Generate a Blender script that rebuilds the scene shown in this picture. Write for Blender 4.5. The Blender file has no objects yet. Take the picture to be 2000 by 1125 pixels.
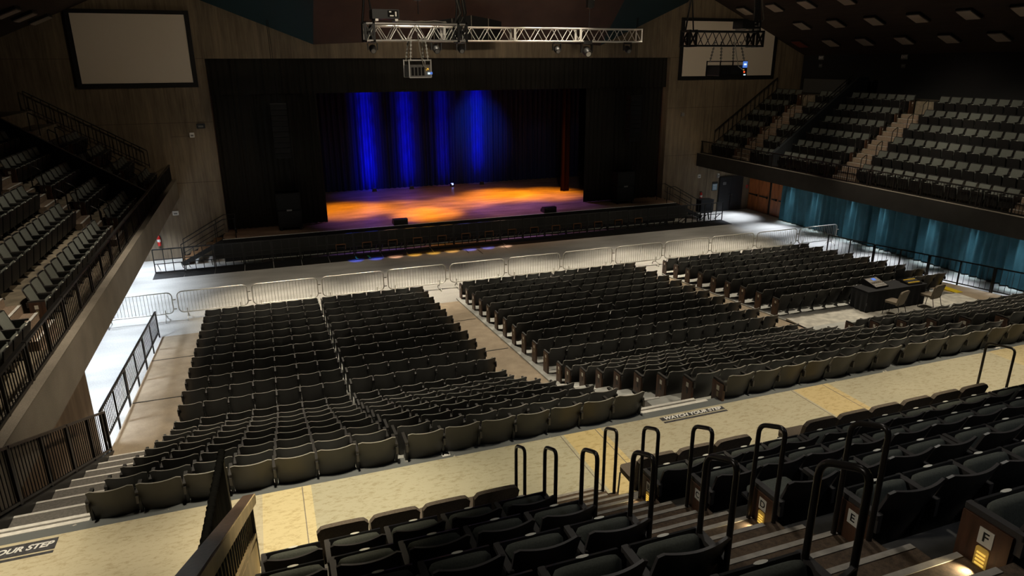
import bpy, math, random
import numpy as np
from mathutils import Vector, Matrix
random.seed(7)
PI = math.pi
COL = bpy.context.scene.collection
SC = bpy.context.scene

# ------------------------------------------------------------------ camera
F_PX = 1334.1
YAW, PITCH, ROLL = [math.radians(a) for a in (19.83, 18.25, -0.27)]
CAM = Vector((0, 0, 9.0))
fw = Vector((math.sin(YAW)*math.cos(PITCH), math.cos(YAW)*math.cos(PITCH), -math.sin(PITCH)))
rt = Vector((math.cos(YAW), -math.sin(YAW), 0))
up = rt.cross(fw)
R_ = rt*math.cos(ROLL)+up*math.sin(ROLL)
U_ = -rt*math.sin(ROLL)+up*math.cos(ROLL)
cd = bpy.data.cameras.new('camera'); cam = bpy.data.objects.new('camera', cd); COL.objects.link(cam)
cd.sensor_width = 36; cd.lens = F_PX*36/2000; cd.clip_end = 200; cd.clip_start = .05
m = Matrix((R_, U_, -fw)).transposed().to_4x4(); m.translation = CAM; cam.matrix_world = m
SC.camera = cam
def proj(p):
    v = Vector(p)-CAM; z = v.dot(fw)
    if z < .1: return None
    return (1000+F_PX*v.dot(R_)/z, 562.5-F_PX*v.dot(U_)/z, z)
def inframe(p, mg=90):
    q = proj(p)
    return q is not None and -mg < q[0] < 2000+mg and -mg < q[1] < 1125+mg

# ------------------------------------------------------------------ materials
def mat(name, col, rough=.6, metal=0, var=0, scale=8, stretch=(1, 1, 1), bump=0, col2=None, spec=.5, emit=None, estr=0, fine=0):
    M = bpy.data.materials.new(name); M.use_nodes = True
    nt = M.node_tree; N = nt.nodes; L = nt.links; b = N['Principled BSDF']
    b.inputs['Roughness'].default_value = rough; b.inputs['Metallic'].default_value = metal
    b.inputs['Specular IOR Level'].default_value = spec
    b.inputs['Base Color'].default_value = (*col, 1)
    if emit:
        b.inputs['Emission Color'].default_value = (*emit, 1); b.inputs['Emission Strength'].default_value = estr
    if var or col2 or bump:
        tc = N.new('ShaderNodeTexCoord'); mp = N.new('ShaderNodeMapping'); mp.inputs['Scale'].default_value = stretch
        L.new(tc.outputs['Object'], mp.inputs['Vector'])
        nz = N.new('ShaderNodeTexNoise'); nz.inputs['Scale'].default_value = scale; nz.inputs['Detail'].default_value = 6
        L.new(mp.outputs['Vector'], nz.inputs['Vector'])
        rp = N.new('ShaderNodeValToRGB')
        c2 = col2 or tuple(min(1, c*(1+var)) for c in col); c1 = col if col2 else tuple(c*(1-var) for c in col)
        rp.color_ramp.elements[0].position = .32; rp.color_ramp.elements[1].position = .68
        rp.color_ramp.elements[0].color = (*c1, 1); rp.color_ramp.elements[1].color = (*c2, 1)
        L.new(nz.outputs['Fac'], rp.inputs['Fac'])
        out = rp.outputs['Color']
        if fine:
            n2 = N.new('ShaderNodeTexNoise'); n2.inputs['Scale'].default_value = fine; n2.inputs['Detail'].default_value = 3
            L.new(mp.outputs['Vector'], n2.inputs['Vector'])
            mx = N.new('ShaderNodeMix'); mx.data_type = 'RGBA'; mx.blend_type = 'OVERLAY'; mx.inputs['Factor'].default_value = .5
            L.new(out, mx.inputs['A']); L.new(n2.outputs['Fac'], mx.inputs['B']); out = mx.outputs['Result']
        L.new(out, b.inputs['Base Color'])
        if bump:
            bp = N.new('ShaderNodeBump'); bp.inputs['Strength'].default_value = bump; bp.inputs['Distance'].default_value = .02
            L.new(nz.outputs['Fac'], bp.inputs['Height']); L.new(bp.outputs['Normal'], b.inputs['Normal'])
    return M

def concrete_board(name, c1, c2):
    """board-marked concrete: vertical plank streaks with soft staining"""
    M = bpy.data.materials.new(name); M.use_nodes = True
    nt = M.node_tree; N = nt.nodes; L = nt.links; b = N['Principled BSDF']; b.inputs['Roughness'].default_value = .9
    tc = N.new('ShaderNodeTexCoord')
    def nz(st, sc, det):
        mp = N.new('ShaderNodeMapping'); mp.inputs['Scale'].default_value = st; L.new(tc.outputs['Object'], mp.inputs['Vector'])
        n = N.new('ShaderNodeTexNoise'); n.inputs['Scale'].default_value = sc; n.inputs['Detail'].default_value = det
        L.new(mp.outputs['Vector'], n.inputs['Vector']); return n.outputs['Fac']
    a = nz((5, 5, .18), 1.0, 6); c = nz((.55, .55, .45), 1.0, 8); d = nz((16, 16, 1.2), 1.0, 5)
    ad = N.new('ShaderNodeMath'); ad.operation = 'ADD'; L.new(a, ad.inputs[0]); L.new(c, ad.inputs[1])
    ad2 = N.new('ShaderNodeMath'); ad2.operation = 'ADD'; L.new(ad.outputs[0], ad2.inputs[0]); L.new(d, ad2.inputs[1])
    rp = N.new('ShaderNodeValToRGB'); dv = N.new('ShaderNodeMath'); dv.operation = 'MULTIPLY'; dv.inputs[1].default_value = .333
    L.new(ad2.outputs[0], dv.inputs[0]); L.new(dv.outputs[0], rp.inputs['Fac'])
    rp.color_ramp.elements[0].position = .36; rp.color_ramp.elements[1].position = .64
    rp.color_ramp.elements[0].color = (*c1, 1); rp.color_ramp.elements[1].color = (*c2, 1)
    L.new(rp.outputs['Color'], b.inputs['Base Color'])
    bp = N.new('ShaderNodeBump'); bp.inputs['Strength'].default_value = .35; bp.inputs['Distance'].default_value = .03
    L.new(a, bp.inputs['Height']); L.new(bp.outputs['Normal'], b.inputs['Normal'])
    return M

def mottled_carpet(name):
    """worn beige walkway: panels of slightly different dye along X, brown scuffs"""
    M = bpy.data.materials.new(name); M.use_nodes = True
    nt = M.node_tree; N = nt.nodes; L = nt.links; b = N['Principled BSDF']; b.inputs['Roughness'].default_value = .95
    tc = N.new('ShaderNodeTexCoord'); sp = N.new('ShaderNodeSeparateXYZ'); L.new(tc.outputs['Object'], sp.inputs[0])
    mr = N.new('ShaderNodeMapRange'); mr.inputs['From Min'].default_value = -6; mr.inputs['From Max'].default_value = 26
    L.new(sp.outputs['X'], mr.inputs['Value'])
    rp = N.new('ShaderNodeValToRGB'); rp.color_ramp.interpolation = 'CONSTANT'
    E = rp.color_ramp.elements
    tones = [(-6, (.58, .52, .36)), (-.5, (.70, .60, .34)), (.01, (.50, .47, .33)), (3.82, (.66, .53, .26)), (4.41, (.46, .42, .30)), (8.2, (.58, .46, .24)), (8.88, (.47, .43, .31)), (13, (.55, .46, .27))]
    while len(E) < len(tones): E.new(.5)
    for e, (x, c) in zip(E, tones): e.position = (x+6)/32; e.color = (*c, 1)
    L.new(mr.outputs[0], rp.inputs['Fac'])
    mp = N.new('ShaderNodeMapping'); mp.inputs['Scale'].default_value = (1.2, 2.6, 1); L.new(tc.outputs['Object'], mp.inputs['Vector'])
    n1 = N.new('ShaderNodeTexNoise'); n1.inputs['Scale'].default_value = 7.5; n1.inputs['Detail'].default_value = 12; n1.inputs['Roughness'].default_value = .75
    L.new(mp.outputs['Vector'], n1.inputs['Vector'])
    r2 = N.new('ShaderNodeValToRGB'); r2.color_ramp.elements[0].position = .5; r2.color_ramp.elements[1].position = .62
    r2.color_ramp.elements[0].color = (1, 1, 1, 1); r2.color_ramp.elements[1].color = (.62, .54, .42, 1)
    L.new(n1.outputs['Fac'], r2.inputs['Fac'])
    mx = N.new('ShaderNodeMix'); mx.data_type = 'RGBA'; mx.blend_type = 'MULTIPLY'; mx.inputs['Factor'].default_value = .6
    L.new(rp.outputs['Color'], mx.inputs['A']); L.new(r2.outputs['Color'], mx.inputs['B'])
    L.new(mx.outputs['Result'], b.inputs['Base Color'])
    return M

def chipped(name, base, chip, th=.6, sc=5):
    M = bpy.data.materials.new(name); M.use_nodes = True
    nt = M.node_tree; N = nt.nodes; L = nt.links; b = N['Principled BSDF']; b.inputs['Roughness'].default_value = .8
    tc = N.new('ShaderNodeTexCoord'); n = N.new('ShaderNodeTexNoise'); n.inputs['Scale'].default_value = sc; n.inputs['Detail'].default_value = 10; n.inputs['Roughness'].default_value = .7
    L.new(tc.outputs['Object'], n.inputs['Vector'])
    r = N.new('ShaderNodeValToRGB'); r.color_ramp.elements[0].position = th; r.color_ramp.elements[1].position = th+.03
    r.color_ramp.elements[0].color = (*base, 1); r.color_ramp.elements[1].color = (*chip, 1)
    L.new(n.outputs['Fac'], r.inputs['Fac']); L.new(r.outputs['Color'], b.inputs['Base Color']); return M

M = {}
M['concrete'] = concrete_board('board_marked_concrete', (.10, .077, .052), (.25, .195, .13))
M['joint'] = mat('concrete_joint', (.06, .045, .03), .9)
M['concrete_plain'] = mat('plain_concrete', (.235, .205, .165), .85, var=.16, scale=1.2, fine=60)
M['pier'] = mat('pier_concrete', (.27, .20, .14), .85, var=.25, scale=1.5, stretch=(1, 3, .4))
M['arena'] = mat('arena_floor', (.50, .49, .46), .55, var=.14, scale=.6, stretch=(1, 2.5, 1), fine=25)
M['ramp'] = mat('beige_carpet', (.37, .30, .215), .95, var=.12, scale=3, fine=90)
M['walk'] = mottled_carpet('walkway_carpet')
M['greyfloor'] = mat('grey_painted_floor', (.50, .51, .48), .7, var=.15, scale=3)
M['strip'] = chipped('grey_chipped_paint', (.13, .14, .14), (.65, .6, .5), .63, 4)
M['tread'] = mat('brown_step_carpet', (.085, .056, .033), .95, var=.3, scale=30, fine=150)
M['tread2'] = mat('grey_step_carpet', (.17, .16, .145), .95, var=.2, scale=25, fine=120)
M['darkfloor'] = mat('dark_tier_floor', (.09, .085, .075), .8, var=.3, scale=5)
M['nosing'] = mat('white_nosing', (.75, .73, .68), .6, var=.12, scale=12)
M['nosing2'] = mat('grey_nosing', (.33, .30, .25), .7, var=.2, scale=12)
M['edge'] = mat('worn_seat_edge', (.30, .285, .25), .4)  # pale rim colour paints the overhead light caught by the seat-back tops
M['edget'] = mat('dark_seat_edge', (.075, .07, .068), .4)
M['shell'] = mat('black_seat_plastic', (.020, .019, .0175), .42, var=.2, scale=3)
M['shellb'] = mat('balcony_seat_plastic', (.012, .0115, .011), .55, spec=.25)
M['shellt'] = mat('dark_seat_plastic', (.020, .020, .021), .42)
M['pad'] = mat('olive_seat_fabric', (.060, .063, .052), .95, var=.2, scale=90, bump=.2)
M['padt'] = mat('dark_grey_green_fabric', (.088, .096, .080), .95, var=.15, scale=70, bump=.04)
M['padb'] = mat('grey_green_fabric', (.125, .135, .118), .95, var=.12, scale=70, bump=.15)
M['armt'] = mat('grey_armrest', (.048, .044, .041), .55)
M['arm'] = mat('dark_armrest', (.030, .028, .026), .5)
M['wood'] = mat('dark_wood_panel', (.085, .04, .022), .45, var=.45, scale=3, stretch=(6, 6, .8))
M['woodtop'] = mat('brown_wood_rail', (.10, .065, .045), .4, var=.3, scale=4, stretch=(8, 1, 8))
M['door_wood'] = mat('orange_door_wood', (.33, .105, .03), .4, var=.3, scale=2, stretch=(3, 3, .5))
M['black'] = mat('black_paint', (.012, .012, .012), .45)
M['blackm'] = mat('black_metal', (.018, .017, .016), .38, .5)
M['hoop'] = mat('black_tube', (.020, .017, .015), .32, .3)
M['galv'] = mat('galvanised_steel', (.62, .60, .55), .42, .85)
M['alu'] = mat('bright_aluminium', (.78, .76, .72), .38, .7)
M['blackwall'] = mat('black_wall', (.010, .010, .011), .9)
M['drape'] = mat('black_drape', (.020, .0185, .016), .95, spec=.05)
M['ruffle'] = mat('black_ruffle', (.0045, .0045, .004), 1, spec=.02)
M['velour'] = mat('stage_back_drape', (.012, .016, .06), .8, spec=.1)
M['teal'] = mat('teal_drape', (.026, .10, .13), .8, var=.15, scale=2)
M['brownleg'] = mat('brown_drape', (.022, .006, .003), .9, spec=.1)
M['ceil_teal'] = mat('teal_ceiling', (.008, .032, .040), .9)
M['ceil_brown'] = mat('brown_ceiling', (.05, .031, .025), .9, var=.2, scale=1)
M['ceil_wood'] = mat('dark_wood_ceiling', (.026, .015, .010), .85, var=.3, scale=2, stretch=(6, .3, 1))
M['stage'] = mat('stage_boards', (.20, .13, .095), .36, col2=(.40, .27, .19), scale=.9, stretch=(.7, 2.2, 1), fine=11)
M['screen'] = mat('projection_fabric', (.86, .77, .66), .9)
M['white'] = mat('white_paint', (.8, .8, .78), .5)
M['plate'] = mat('number_plate', (.82, .80, .70), .4)
M['ink'] = mat('black_ink', (.01, .01, .01), .6)
M['tan'] = mat('tan_upholstery', (.20, .165, .12), .9, var=.12, scale=60)
M['brownpad'] = mat('brown_upholstery', (.105, .083, .062), .85, var=.2, scale=50)
M['cloth'] = mat('black_tablecloth', (.012, .013, .016), .85)
M['red'] = mat('red_extinguisher', (.5, .02, .015), .35)
M['yellow'] = mat('yellow_paint', (.75, .55, .01), .6)
M['orange'] = mat('orange_and_amber_lit', (.20, .085, .03), .5)  # button orange; on the barrier steps it stands for amber light
M['grey'] = mat('grey_plastic', (.18, .18, .18), .5)
M['lite'] = mat('luminaire_panel', (.35, .30, .25), .7)
M['steplight'] = mat('step_lamp', (.8, .6, .2), .4, emit=(1, .62, .10), estr=.75)
M['stepdim'] = mat('step_lamp_off', (.30, .25, .14), .4)
M['bluelamp'] = mat('blue_lamp', (.2, .3, 1), .4, emit=(.25, .3, 1), estr=6)
M['lcd'] = mat('blue_display', (.1, .2, .7), .3, emit=(.12, .3, 1), estr=.6)
M['lcdw'] = mat('white_display', (.6, .8, 1), .3, emit=(.7, .9, 1), estr=1.2)
M['ledred'] = mat('red_led', (.8, .05, .02), .3, emit=(1, .08, .02), estr=1.5)
M['ledamber'] = mat('amber_led', (.9, .5, .05), .3, emit=(1, .55, .05), estr=1.2)
M['paper'] = mat('blue_notice', (.30, .48, .62), .7)
M['console'] = mat('console_top', (.42, .40, .37), .5, var=.5, scale=45)
M['brass'] = mat('brass_cover', (.55, .38, .10), .4, .2, emit=(1, .6, .1), estr=.12)
M['black_fascia'] = mat('black_painted_fascia', (.022, .020, .017), .8, var=.2, scale=2)
M['darkfloor2'] = mat('balcony_floor', (.24, .20, .14), .85, var=.3, scale=4)
M['bstep'] = mat('balcony_step_carpet', (.27, .20, .145), .95, var=.2, scale=25)
M['navy'] = mat('navy_divider', (.022, .027, .032), .8)
M['grey_dim'] = mat('dim_grey_panel', (.08, .08, .08), .8)
M['dimred'] = mat('reddish_luminaire', (.16, .03, .02), .7)
M['rail_brown'] = mat('worn_rail', (.06, .045, .035), .45, var=.3, scale=6)
M['blackmesh'] = mat('black_barrier_cloth', (.014, .014, .013), .9)
M['bluedim'] = mat('blue_lens', (.05, .08, .4), .3)
M['speaker'] = mat('speaker_black', (.006, .006, .0065), .7, spec=.2)
M['grey_dim2'] = mat('charcoal', (.012, .012, .013), .7, spec=.2)
M['steptread'] = mat('brown_plywood', (.22, .12, .055), .6, var=.25, scale=5)
M['navy2'] = mat('navy_plastic', (.018, .022, .034), .5)
M['doorblack'] = mat('black_door', (.016, .017, .020), .5)
M['projgrey'] = mat('projector_grey', (.20, .19, .175), .5, var=.2, scale=8)
M['galvdim'] = mat('dull_steel', (.32, .31, .28), .5, .5)
M['cable_dim'] = mat('grey_cable', (.14, .13, .11), .6)
M['lens'] = mat('glass_lens', (.16, .155, .15), .15)
M['lensw'] = mat('white_lens', (.6, .58, .52), .2)
M['deskfloor'] = mat('pale_scuffed_floor', (.60, .58, .51), .7, var=.25, scale=4)
M['lit_wood'] = mat('lit_rail_wood', (.48, .37, .20), .6, var=.2, scale=4, stretch=(8, 1, 1))  # railing wood paled to carry the light on its faces
M['slat'] = mat('dark_slat', (.10, .08, .05), .5)
M['ledambdim'] = mat('amber_buttons', (.55, .36, .05), .4, emit=(1, .6, .05), estr=.25)
M['cable'] = mat('pale_cable', (.45, .42, .36), .6)

# ------------------------------------------------------------------ mesh builder
class MB:
    def __init__(s): s.v = []; s.f = []; s.m = []; s.sm = []
    def add(s, vs, fs, mi=0, smooth=False):
        o = len(s.v); s.v += [tuple(p) for p in vs]
        for f in fs: s.f.append([o+i for i in f]); s.m.append(mi); s.sm.append(smooth)
        return s
    def box(s, x0, x1, y0, y1, z0, z1, mi=0):
        v = [(x, y, z) for x in (x0, x1) for y in (y0, y1) for z in (z0, z1)]
        return s.add(v, [(0, 1, 3, 2), (4, 6, 7, 5), (0, 4, 5, 1), (2, 3, 7, 6), (0, 2, 6, 4), (1, 5, 7, 3)], mi)
    def obox(s, c, a, b, d, mi=0):
        c, a, b, d = map(Vector, (c, a, b, d))
        v = [c+a*i+b*j+d*k for i in (-1, 1) for j in (-1, 1) for k in (-1, 1)]
        return s.add(v, [(0, 1, 3, 2), (4, 6, 7, 5), (0, 4, 5, 1), (2, 3, 7, 6), (0, 2, 6, 4), (1, 5, 7, 3)], mi)
    def beam(s, p, q, w, h, mi=0):
        """rectangular bar from p to q, w wide (sideways) and h high"""
        p, q = Vector(p), Vector(q); t = (q-p).normalized()
        sd = t.cross(Vector((0, 0, 1)))
        if sd.length < .05: sd = Vector((1, 0, 0))
        sd.normalize(); u = sd.cross(t).normalized()
        return s.obox((p+q)/2, (q-p)/2, sd*w/2, u*h/2, mi)
    def tube(s, pts, r, n=8, closed=False, mi=0):
        P = [Vector(p) for p in pts]; k = len(P); rings = []
        t0 = (P[1]-P[0]).normalized(); nrm = t0.orthogonal().normalized()
        for i in range(k):
            if closed: t = (P[(i+1) % k]-P[i-1]).normalized()
            else: t = (P[min(i+1, k-1)]-P[max(i-1, 0)]).normalized()
            nrm = (nrm-t*nrm.dot(t))
            nrm = nrm.normalized() if nrm.length > 1e-6 else t.orthogonal().normalized()
            bn = t.cross(nrm)
            rr = r[i] if isinstance(r, (list, tuple)) else r
            rings.append([P[i]+(nrm*math.cos(2*PI*j/n)+bn*math.sin(2*PI*j/n))*rr for j in range(n)])
        v = [p for g in rings for p in g]; f = []
        for i in range(k if closed else k-1):
            a = i*n; b = ((i+1) % k)*n
            for j in range(n): f.append((a+j, a+(j+1) % n, b+(j+1) % n, b+j))
        s.add(v, f, mi, True)
        if not closed:
            s.add(rings[0], [tuple(range(n))[::-1]], mi); s.add(rings[-1], [tuple(range(n))], mi)
        return s
    def cyl(s, p, q, r, n=12, mi=0): return s.tube([p, q], r, n, mi=mi)
    def prism(s, prof, axis, a, b, mi=0):
        """extrude a 2-D profile along axis 'x','y','z' from a to b"""
        def pt(u, w, t): return {'x': (t, u, w), 'y': (u, t, w), 'z': (u, w, t)}[axis]
        n = len(prof); v = [pt(u, w, a) for u, w in prof]+[pt(u, w, b) for u, w in prof]
        return s.add(v, [tuple(range(n)), tuple(range(n, 2*n))[::-1]]+[(i, (i+1) % n, n+(i+1) % n, n+i) for i in range(n)], mi)
    def rbox(s, x0, x1, y0, y1, z0, z1, r, mi=0, n=3, axis='y'):
        """box with rounded corners in the plane across `axis`"""
        A = {'x': (y0, y1, z0, z1, x0, x1), 'y': (x0, x1, z0, z1, y0, y1), 'z': (x0, x1, y0, y1, z0, z1)}[axis]
        u0, u1, w0, w1, a, b = A; pr = []
        for cx, cy, st in ((u1-r, w1-r, 0), (u0+r, w1-r, 1), (u0+r, w0+r, 2), (u1-r, w0+r, 3)):
            for i in range(n+1):
                t = (st+i/n)*PI/2; pr.append((cx+r*math.cos(t), cy+r*math.sin(t)))
        return s.prism(pr, axis, a, b, mi)
    def sheet(s, fn, nu, nv, th=None, mi=0, smooth=True, rim_mi=None):
        """surface fn(u,v); with th a second offset surface fn(u,v,1) and a rim"""
        g = [Vector(fn(i/nu, j/nv)) for j in range(nv+1) for i in range(nu+1)]
        W = nu+1; f = [(j*W+i, j*W+i+1, (j+1)*W+i+1, (j+1)*W+i) for j in range(nv) for i in range(nu)]
        if th is None: return s.add(g, f, mi, smooth)
        h = [p+Vector(th) for p in g] if not callable(th) else [Vector(th(i/nu, j/nv)) for j in range(nv+1) for i in range(nu+1)]
        s.add(g, f, mi, smooth); s.add(h, [q[::-1] for q in f], mi, smooth)
        B = [i for i in range(W)]+[j*W+nu for j in range(1, nv+1)]+[nv*W+i for i in range(nu-1, -1, -1)]+[j*W for j in range(nv-1, 0, -1)]
        rim = [g[i] for i in B]+[h[i] for i in B]; n = len(B)
        return s.add(rim, [(i, n+i, n+(i+1) % n, (i+1) % n) for i in range(n)], mi if rim_mi is None else rim_mi)
    def mesh(s, name, mats):
        me = bpy.data.meshes.new(name); me.from_pydata(s.v, [], s.f)
        for x in mats: me.materials.append(x)
        me.polygons.foreach_set('material_index', s.m); me.polygons.foreach_set('use_smooth', s.sm); me.update()
        return me

def tag(o, label=None, cat=None, group=None, kind=None):
    if label: o['label'] = label
    if cat: o['category'] = cat
    if group: o['group'] = group
    if kind: o['kind'] = kind
    return o
def obj(name, mb, mats, parent=None, bevel=0):
    if not isinstance(mats, (list, tuple)): mats = [mats]
    o = bpy.data.objects.new(name, mb.mesh(name, mats)); COL.objects.link(o)
    if parent is not None: o.parent = parent
    if bevel:
        b = o.modifiers.new('bevel', 'BEVEL'); b.width = bevel; b.segments = 2; b.limit_method = 'ANGLE'
    return o
def thing(name, label, cat, loc=(0, 0, 0), rz=0, group=None):
    o = bpy.data.objects.new(name, None); COL.objects.link(o); o.location = loc; o.rotation_euler = (0, 0, rz)
    o.empty_display_size = .1
    return tag(o, label, cat, group)
def struct(name, mb, mats, label, cat='building part'):
    return tag(obj(name, mb, mats), label, cat, kind='structure')
def dup(root, loc, rz=0, label=None, group=None, skip=()):
    r = root.copy(); COL.objects.link(r); r.location = loc; r.rotation_euler = (0, 0, rz)
    if label: r['label'] = label
    if group: r['group'] = group
    for ch in root.children:
        if ch.name.split('.')[0] in skip: continue
        c = ch.copy(); COL.objects.link(c); c.parent = r
        for g in ch.children:
            d = g.copy(); COL.objects.link(d); d.parent = c
    return r
def kill(root):
    for c in list(root.children):
        for g in list(c.children): bpy.data.objects.remove(g)
        bpy.data.objects.remove(c)
    bpy.data.objects.remove(root)
def text_mesh(name, s, size, mtl, parent=None, mw=None, shear=0, depth=.001):
    cu = bpy.data.curves.new(name, 'FONT'); cu.body = s; cu.size = size; cu.align_x = 'CENTER'; cu.align_y = 'CENTER'; cu.extrude = depth; cu.shear = shear; cu.offset = size*.034
    t = bpy.data.objects.new(name+'_tmp', cu); COL.objects.link(t)
    dg = bpy.context.evaluated_depsgraph_get(); me = bpy.data.meshes.new_from_object(t.evaluated_get(dg))
    bpy.data.objects.remove(t); bpy.data.curves.remove(cu)
    me.materials.clear(); me.materials.append(mtl)
    o = bpy.data.objects.new(name, me); COL.objects.link(o)
    if parent is not None: o.parent = parent
    if mw is not None: o.matrix_local = mw
    return o
ORD = ['', 'first', 'second', 'third', 'fourth', 'fifth', 'sixth', 'seventh', 'eighth', 'ninth', 'tenth', 'eleventh', 'twelfth', 'thirteenth',
       'fourteenth', 'fifteenth', 'sixteenth', 'seventeenth', 'eighteenth', 'nineteenth', 'twentieth', 'twenty-first', 'twenty-second', 'twenty-third', 'twenty-fourth', 'twenty-fifth', 'twenty-sixth']

def fillet(P, r, n=5):
    P = [Vector(p) for p in P]; o = [P[0]]
    for a, c, e in zip(P, P[1:], P[2:]):
        p = c+(a-c).normalized()*min(r, (a-c).length*.45); q = c+(e-c).normalized()*min(r, (e-c).length*.45)
        for i in range(n+1): f = i/n; o.append(p*(1-f)**2+c*2*f*(1-f)+q*f*f)
    return o+[P[-1]]
# ------------------------------------------------------------------ layout constants
def hr(y): return max(0.0, .078*(24.8-y))          # height of the raked seating ramp
def row_flat(i): return 24.78-.882*(i-1)            # back line of ramp rows 1..12
def row_step(i): return 14.5-.864*i, .84+.345*i     # back line, floor of stepped rows i=0..7
ZC = 3.56                                           # cross walkway level
def tier(j): return 5.37-.864*j, 4.034+.474*j       # foreground tier rows B=0..

# ================================================================== SETTING
WY = 35.72
b = MB(); b.box(-12, 33, -4, 50, -.3, 0)
for x, y0, y1 in ((9.15, 31.7, 32.3), (9.75, 31.3, 32.2), (11.2, 31.8, 32.3)): b.box(x-.02, x+.02, y0, y1, 0, .004, 1)
struct('floor', b, [M['arena'], M['black']], 'pale grey arena floor in front of the stage', 'floor')
# front wall with the stage opening, three slabs of one wall, joint lines
b = MB(); b.box(-14, -2.0, WY, WY+.6, 0, 14); b.box(22.6, 33, WY, WY+.6, 0, 14); b.box(-2.0, 22.6, WY, WY+.6, 9.24, 14)
for z in (3.65, 6.43, 9.24):
    b.box(-14, -2.02, WY-.004, WY+.02, z-.009, z+.009, 1); b.box(22.62, 29.0, WY-.004, WY+.02, z-.009, z+.009, 1)
for x in (25.75, 27.9): b.box(x-.012, x+.012, WY-.006, WY+.02, 0, 9.24, 1)
struct('wall_front', b, [M['concrete'], M['joint']], 'board-marked brown concrete wall around the stage opening', 'wall')
b = MB(); b.box(29.1, 29.5, -2, WY, 0, 3.0); struct('wall_right', b, M['concrete'], 'concrete wall under the balcony behind the teal curtain', 'wall')
b = MB(); b.box(32.1, 32.5, -2, WY, 3, 9.6)
struct('wall_back', b, M['blackwall'], 'black wall behind the last balcony row', 'wall')
b = MB(); b.box(-8.6, -8.2, 15.2, WY, 0, 2.92); struct('wall_left', b, M['concrete'], 'concrete wall under the near balcony', 'wall')
b = MB(); b.box(-8.2, -4.28, -3, 16.4, 0, 2.96)
b.box(-4.283, -4.275, 13.02, 13.04, 0, 2.92, 1); b.box(-4.283, -4.275, 10.6, 10.62, 0, 2.92, 1)
struct('wall_pier', b, [M['pier'], M['black']], 'brown concrete pier carrying the near balcony', 'wall')
b = MB(); b.box(-11.6, -11.2, -2, WY, 3, 10.5); struct('wall_left_upper', b, M['blackwall'], 'black wall above the near balcony', 'wall')
# ceiling: folded centre panels dropping to the stage wall, dark boarded slopes over the balconies
b = MB()
def cz(x, y): return 9.87+.84*(WY-y)
a0, a1, a2 = (2.87, WY, 9.87), (10.5, WY, 10.2), (18.1, WY, 9.87)
b0, b1, b2 = (2.87, 28, cz(0, 28)), (10.5, 28, cz(0, 28)+.33), (18.1, 28, cz(0, 28))
b.add([a0, a1, b1, b0], [(0, 1, 2, 3)], 0); b.add([a1, a2, b2, b1], [(0, 1, 2, 3)], 0)
c0, d0 = (-2.6, WY, 12.0), (-2.6, 28, cz(0, 28)+2.1); c2, d2 = (23.5, WY, 12.2), (23.5, 28, cz(0, 28)+2.3)
b.add([c0, a0, b0, d0], [(0, 1, 2, 3)], 1); b.add([a2, c2, d2, b2], [(0, 1, 2, 3)], 1)
b.add([(23.3, -2, 13.2), (23.3, WY, 13.2), (32.6, WY, 9.15), (32.6, -2, 9.15)], [(0, 1, 2, 3)], 2)
b.add([(-2.6, -2, 13.2), (-2.6, WY, 13.2), (-11.9, WY, 9.15), (-11.9, -2, 9.15)], [(3, 2, 1, 0)], 2)
struct('ceiling', b, [M['ceil_brown'], M['ceil_teal'], M['ceil_wood']], 'folded dark ceiling with teal and brown panels', 'ceiling')

# raked ramp, grey seating pads, stepped risers, walkway
b = MB(); b.prism([(24.85, -.02), (24.85, .005), (15.3, hr(15.3)), (8.7, hr(15.3)), (8.7, -.02)], 'x', -3.97, 25.45)
for yj in (22.2, 18.67):
    for x0, x1 in ((-3.95, -2.6), (5.3, 6.6), (14.8, 16.1), (24.1, 25.4)):
        b.beam((x0, yj, hr(yj)+.007), (x1, yj, hr(yj)+.007), .035, .012, 1)
struct('floor_ramp', b, [M['ramp'], M['black']], 'beige carpeted ramp sloping up from the arena floor', 'floor')
b = MB()
for x0, x1 in ((-2.55, 5.3), (6.68, 14.66), (16.15, 24.0)):
    b.prism([(25.1, 0), (25.1, .06), (24.8, .06), (15.3, hr(15.3)+.04), (15.3, hr(15.3)-.02), (24.8, -.02)], 'x', x0, x1)
struct('floor_seating', b, M['greyfloor'], 'grey painted floor under the seat rows', 'floor')
b = MB(); AIS = ((-3.97, -2.55), (5.27, 6.62), (14.66, 16.05), (24.0, 25.45))
for i in range(8):
    yb, z = row_step(i); yf = yb+.8
    b.box(-3.97, 25.45, 8.68, yf, z-.345 if i else .3, z)
struct('floor_risers', b, M['greyfloor'], 'stepped grey concrete risers below the walkway', 'floor')
for k, (x0, x1) in enumerate(AIS):
    b = MB()
    for i in range(8):
        yb, z = row_step(i); yf = yb+.8
        b.box(x0, x1 if k == 0 else x1-.3, yf-(.864 if k == 0 else .44), yf, z-.1, z+.004, 0); b.box(x0, x1, yf-.045, yf+.004, z-.01, z+.010, 1)
    b.box(x0, x1, 9.10, 9.13, 3.25, 3.272, 1); b.box(x0, x1, 8.66, 9.02, 3.3, 3.41, 0); b.box(x0, x1, 8.86, 8.89, 3.40, 3.418, 1); b.box(x0, x1, 8.97, 9.03, 3.40, 3.42, 1); b.box(x0, x1, 8.62, 8.69, ZC-.02, ZC+.006, 1)
    struct('stairs', b, [M['tread2'], M['nosing']], ['stairs with white nosings beside the ramp railing', 'stairs with white nosings in the centre aisle',
           'stairs with white nosings behind the mixing desk', 'stairs with white nosings at the far railing'][k], 'stairs')
b = MB(); b.box(-8, 27, 5.2, 8.45, ZC-.4, ZC); b.box(-8, 27, 8.45, 8.68, ZC-.4, ZC-.001, 1)
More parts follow.
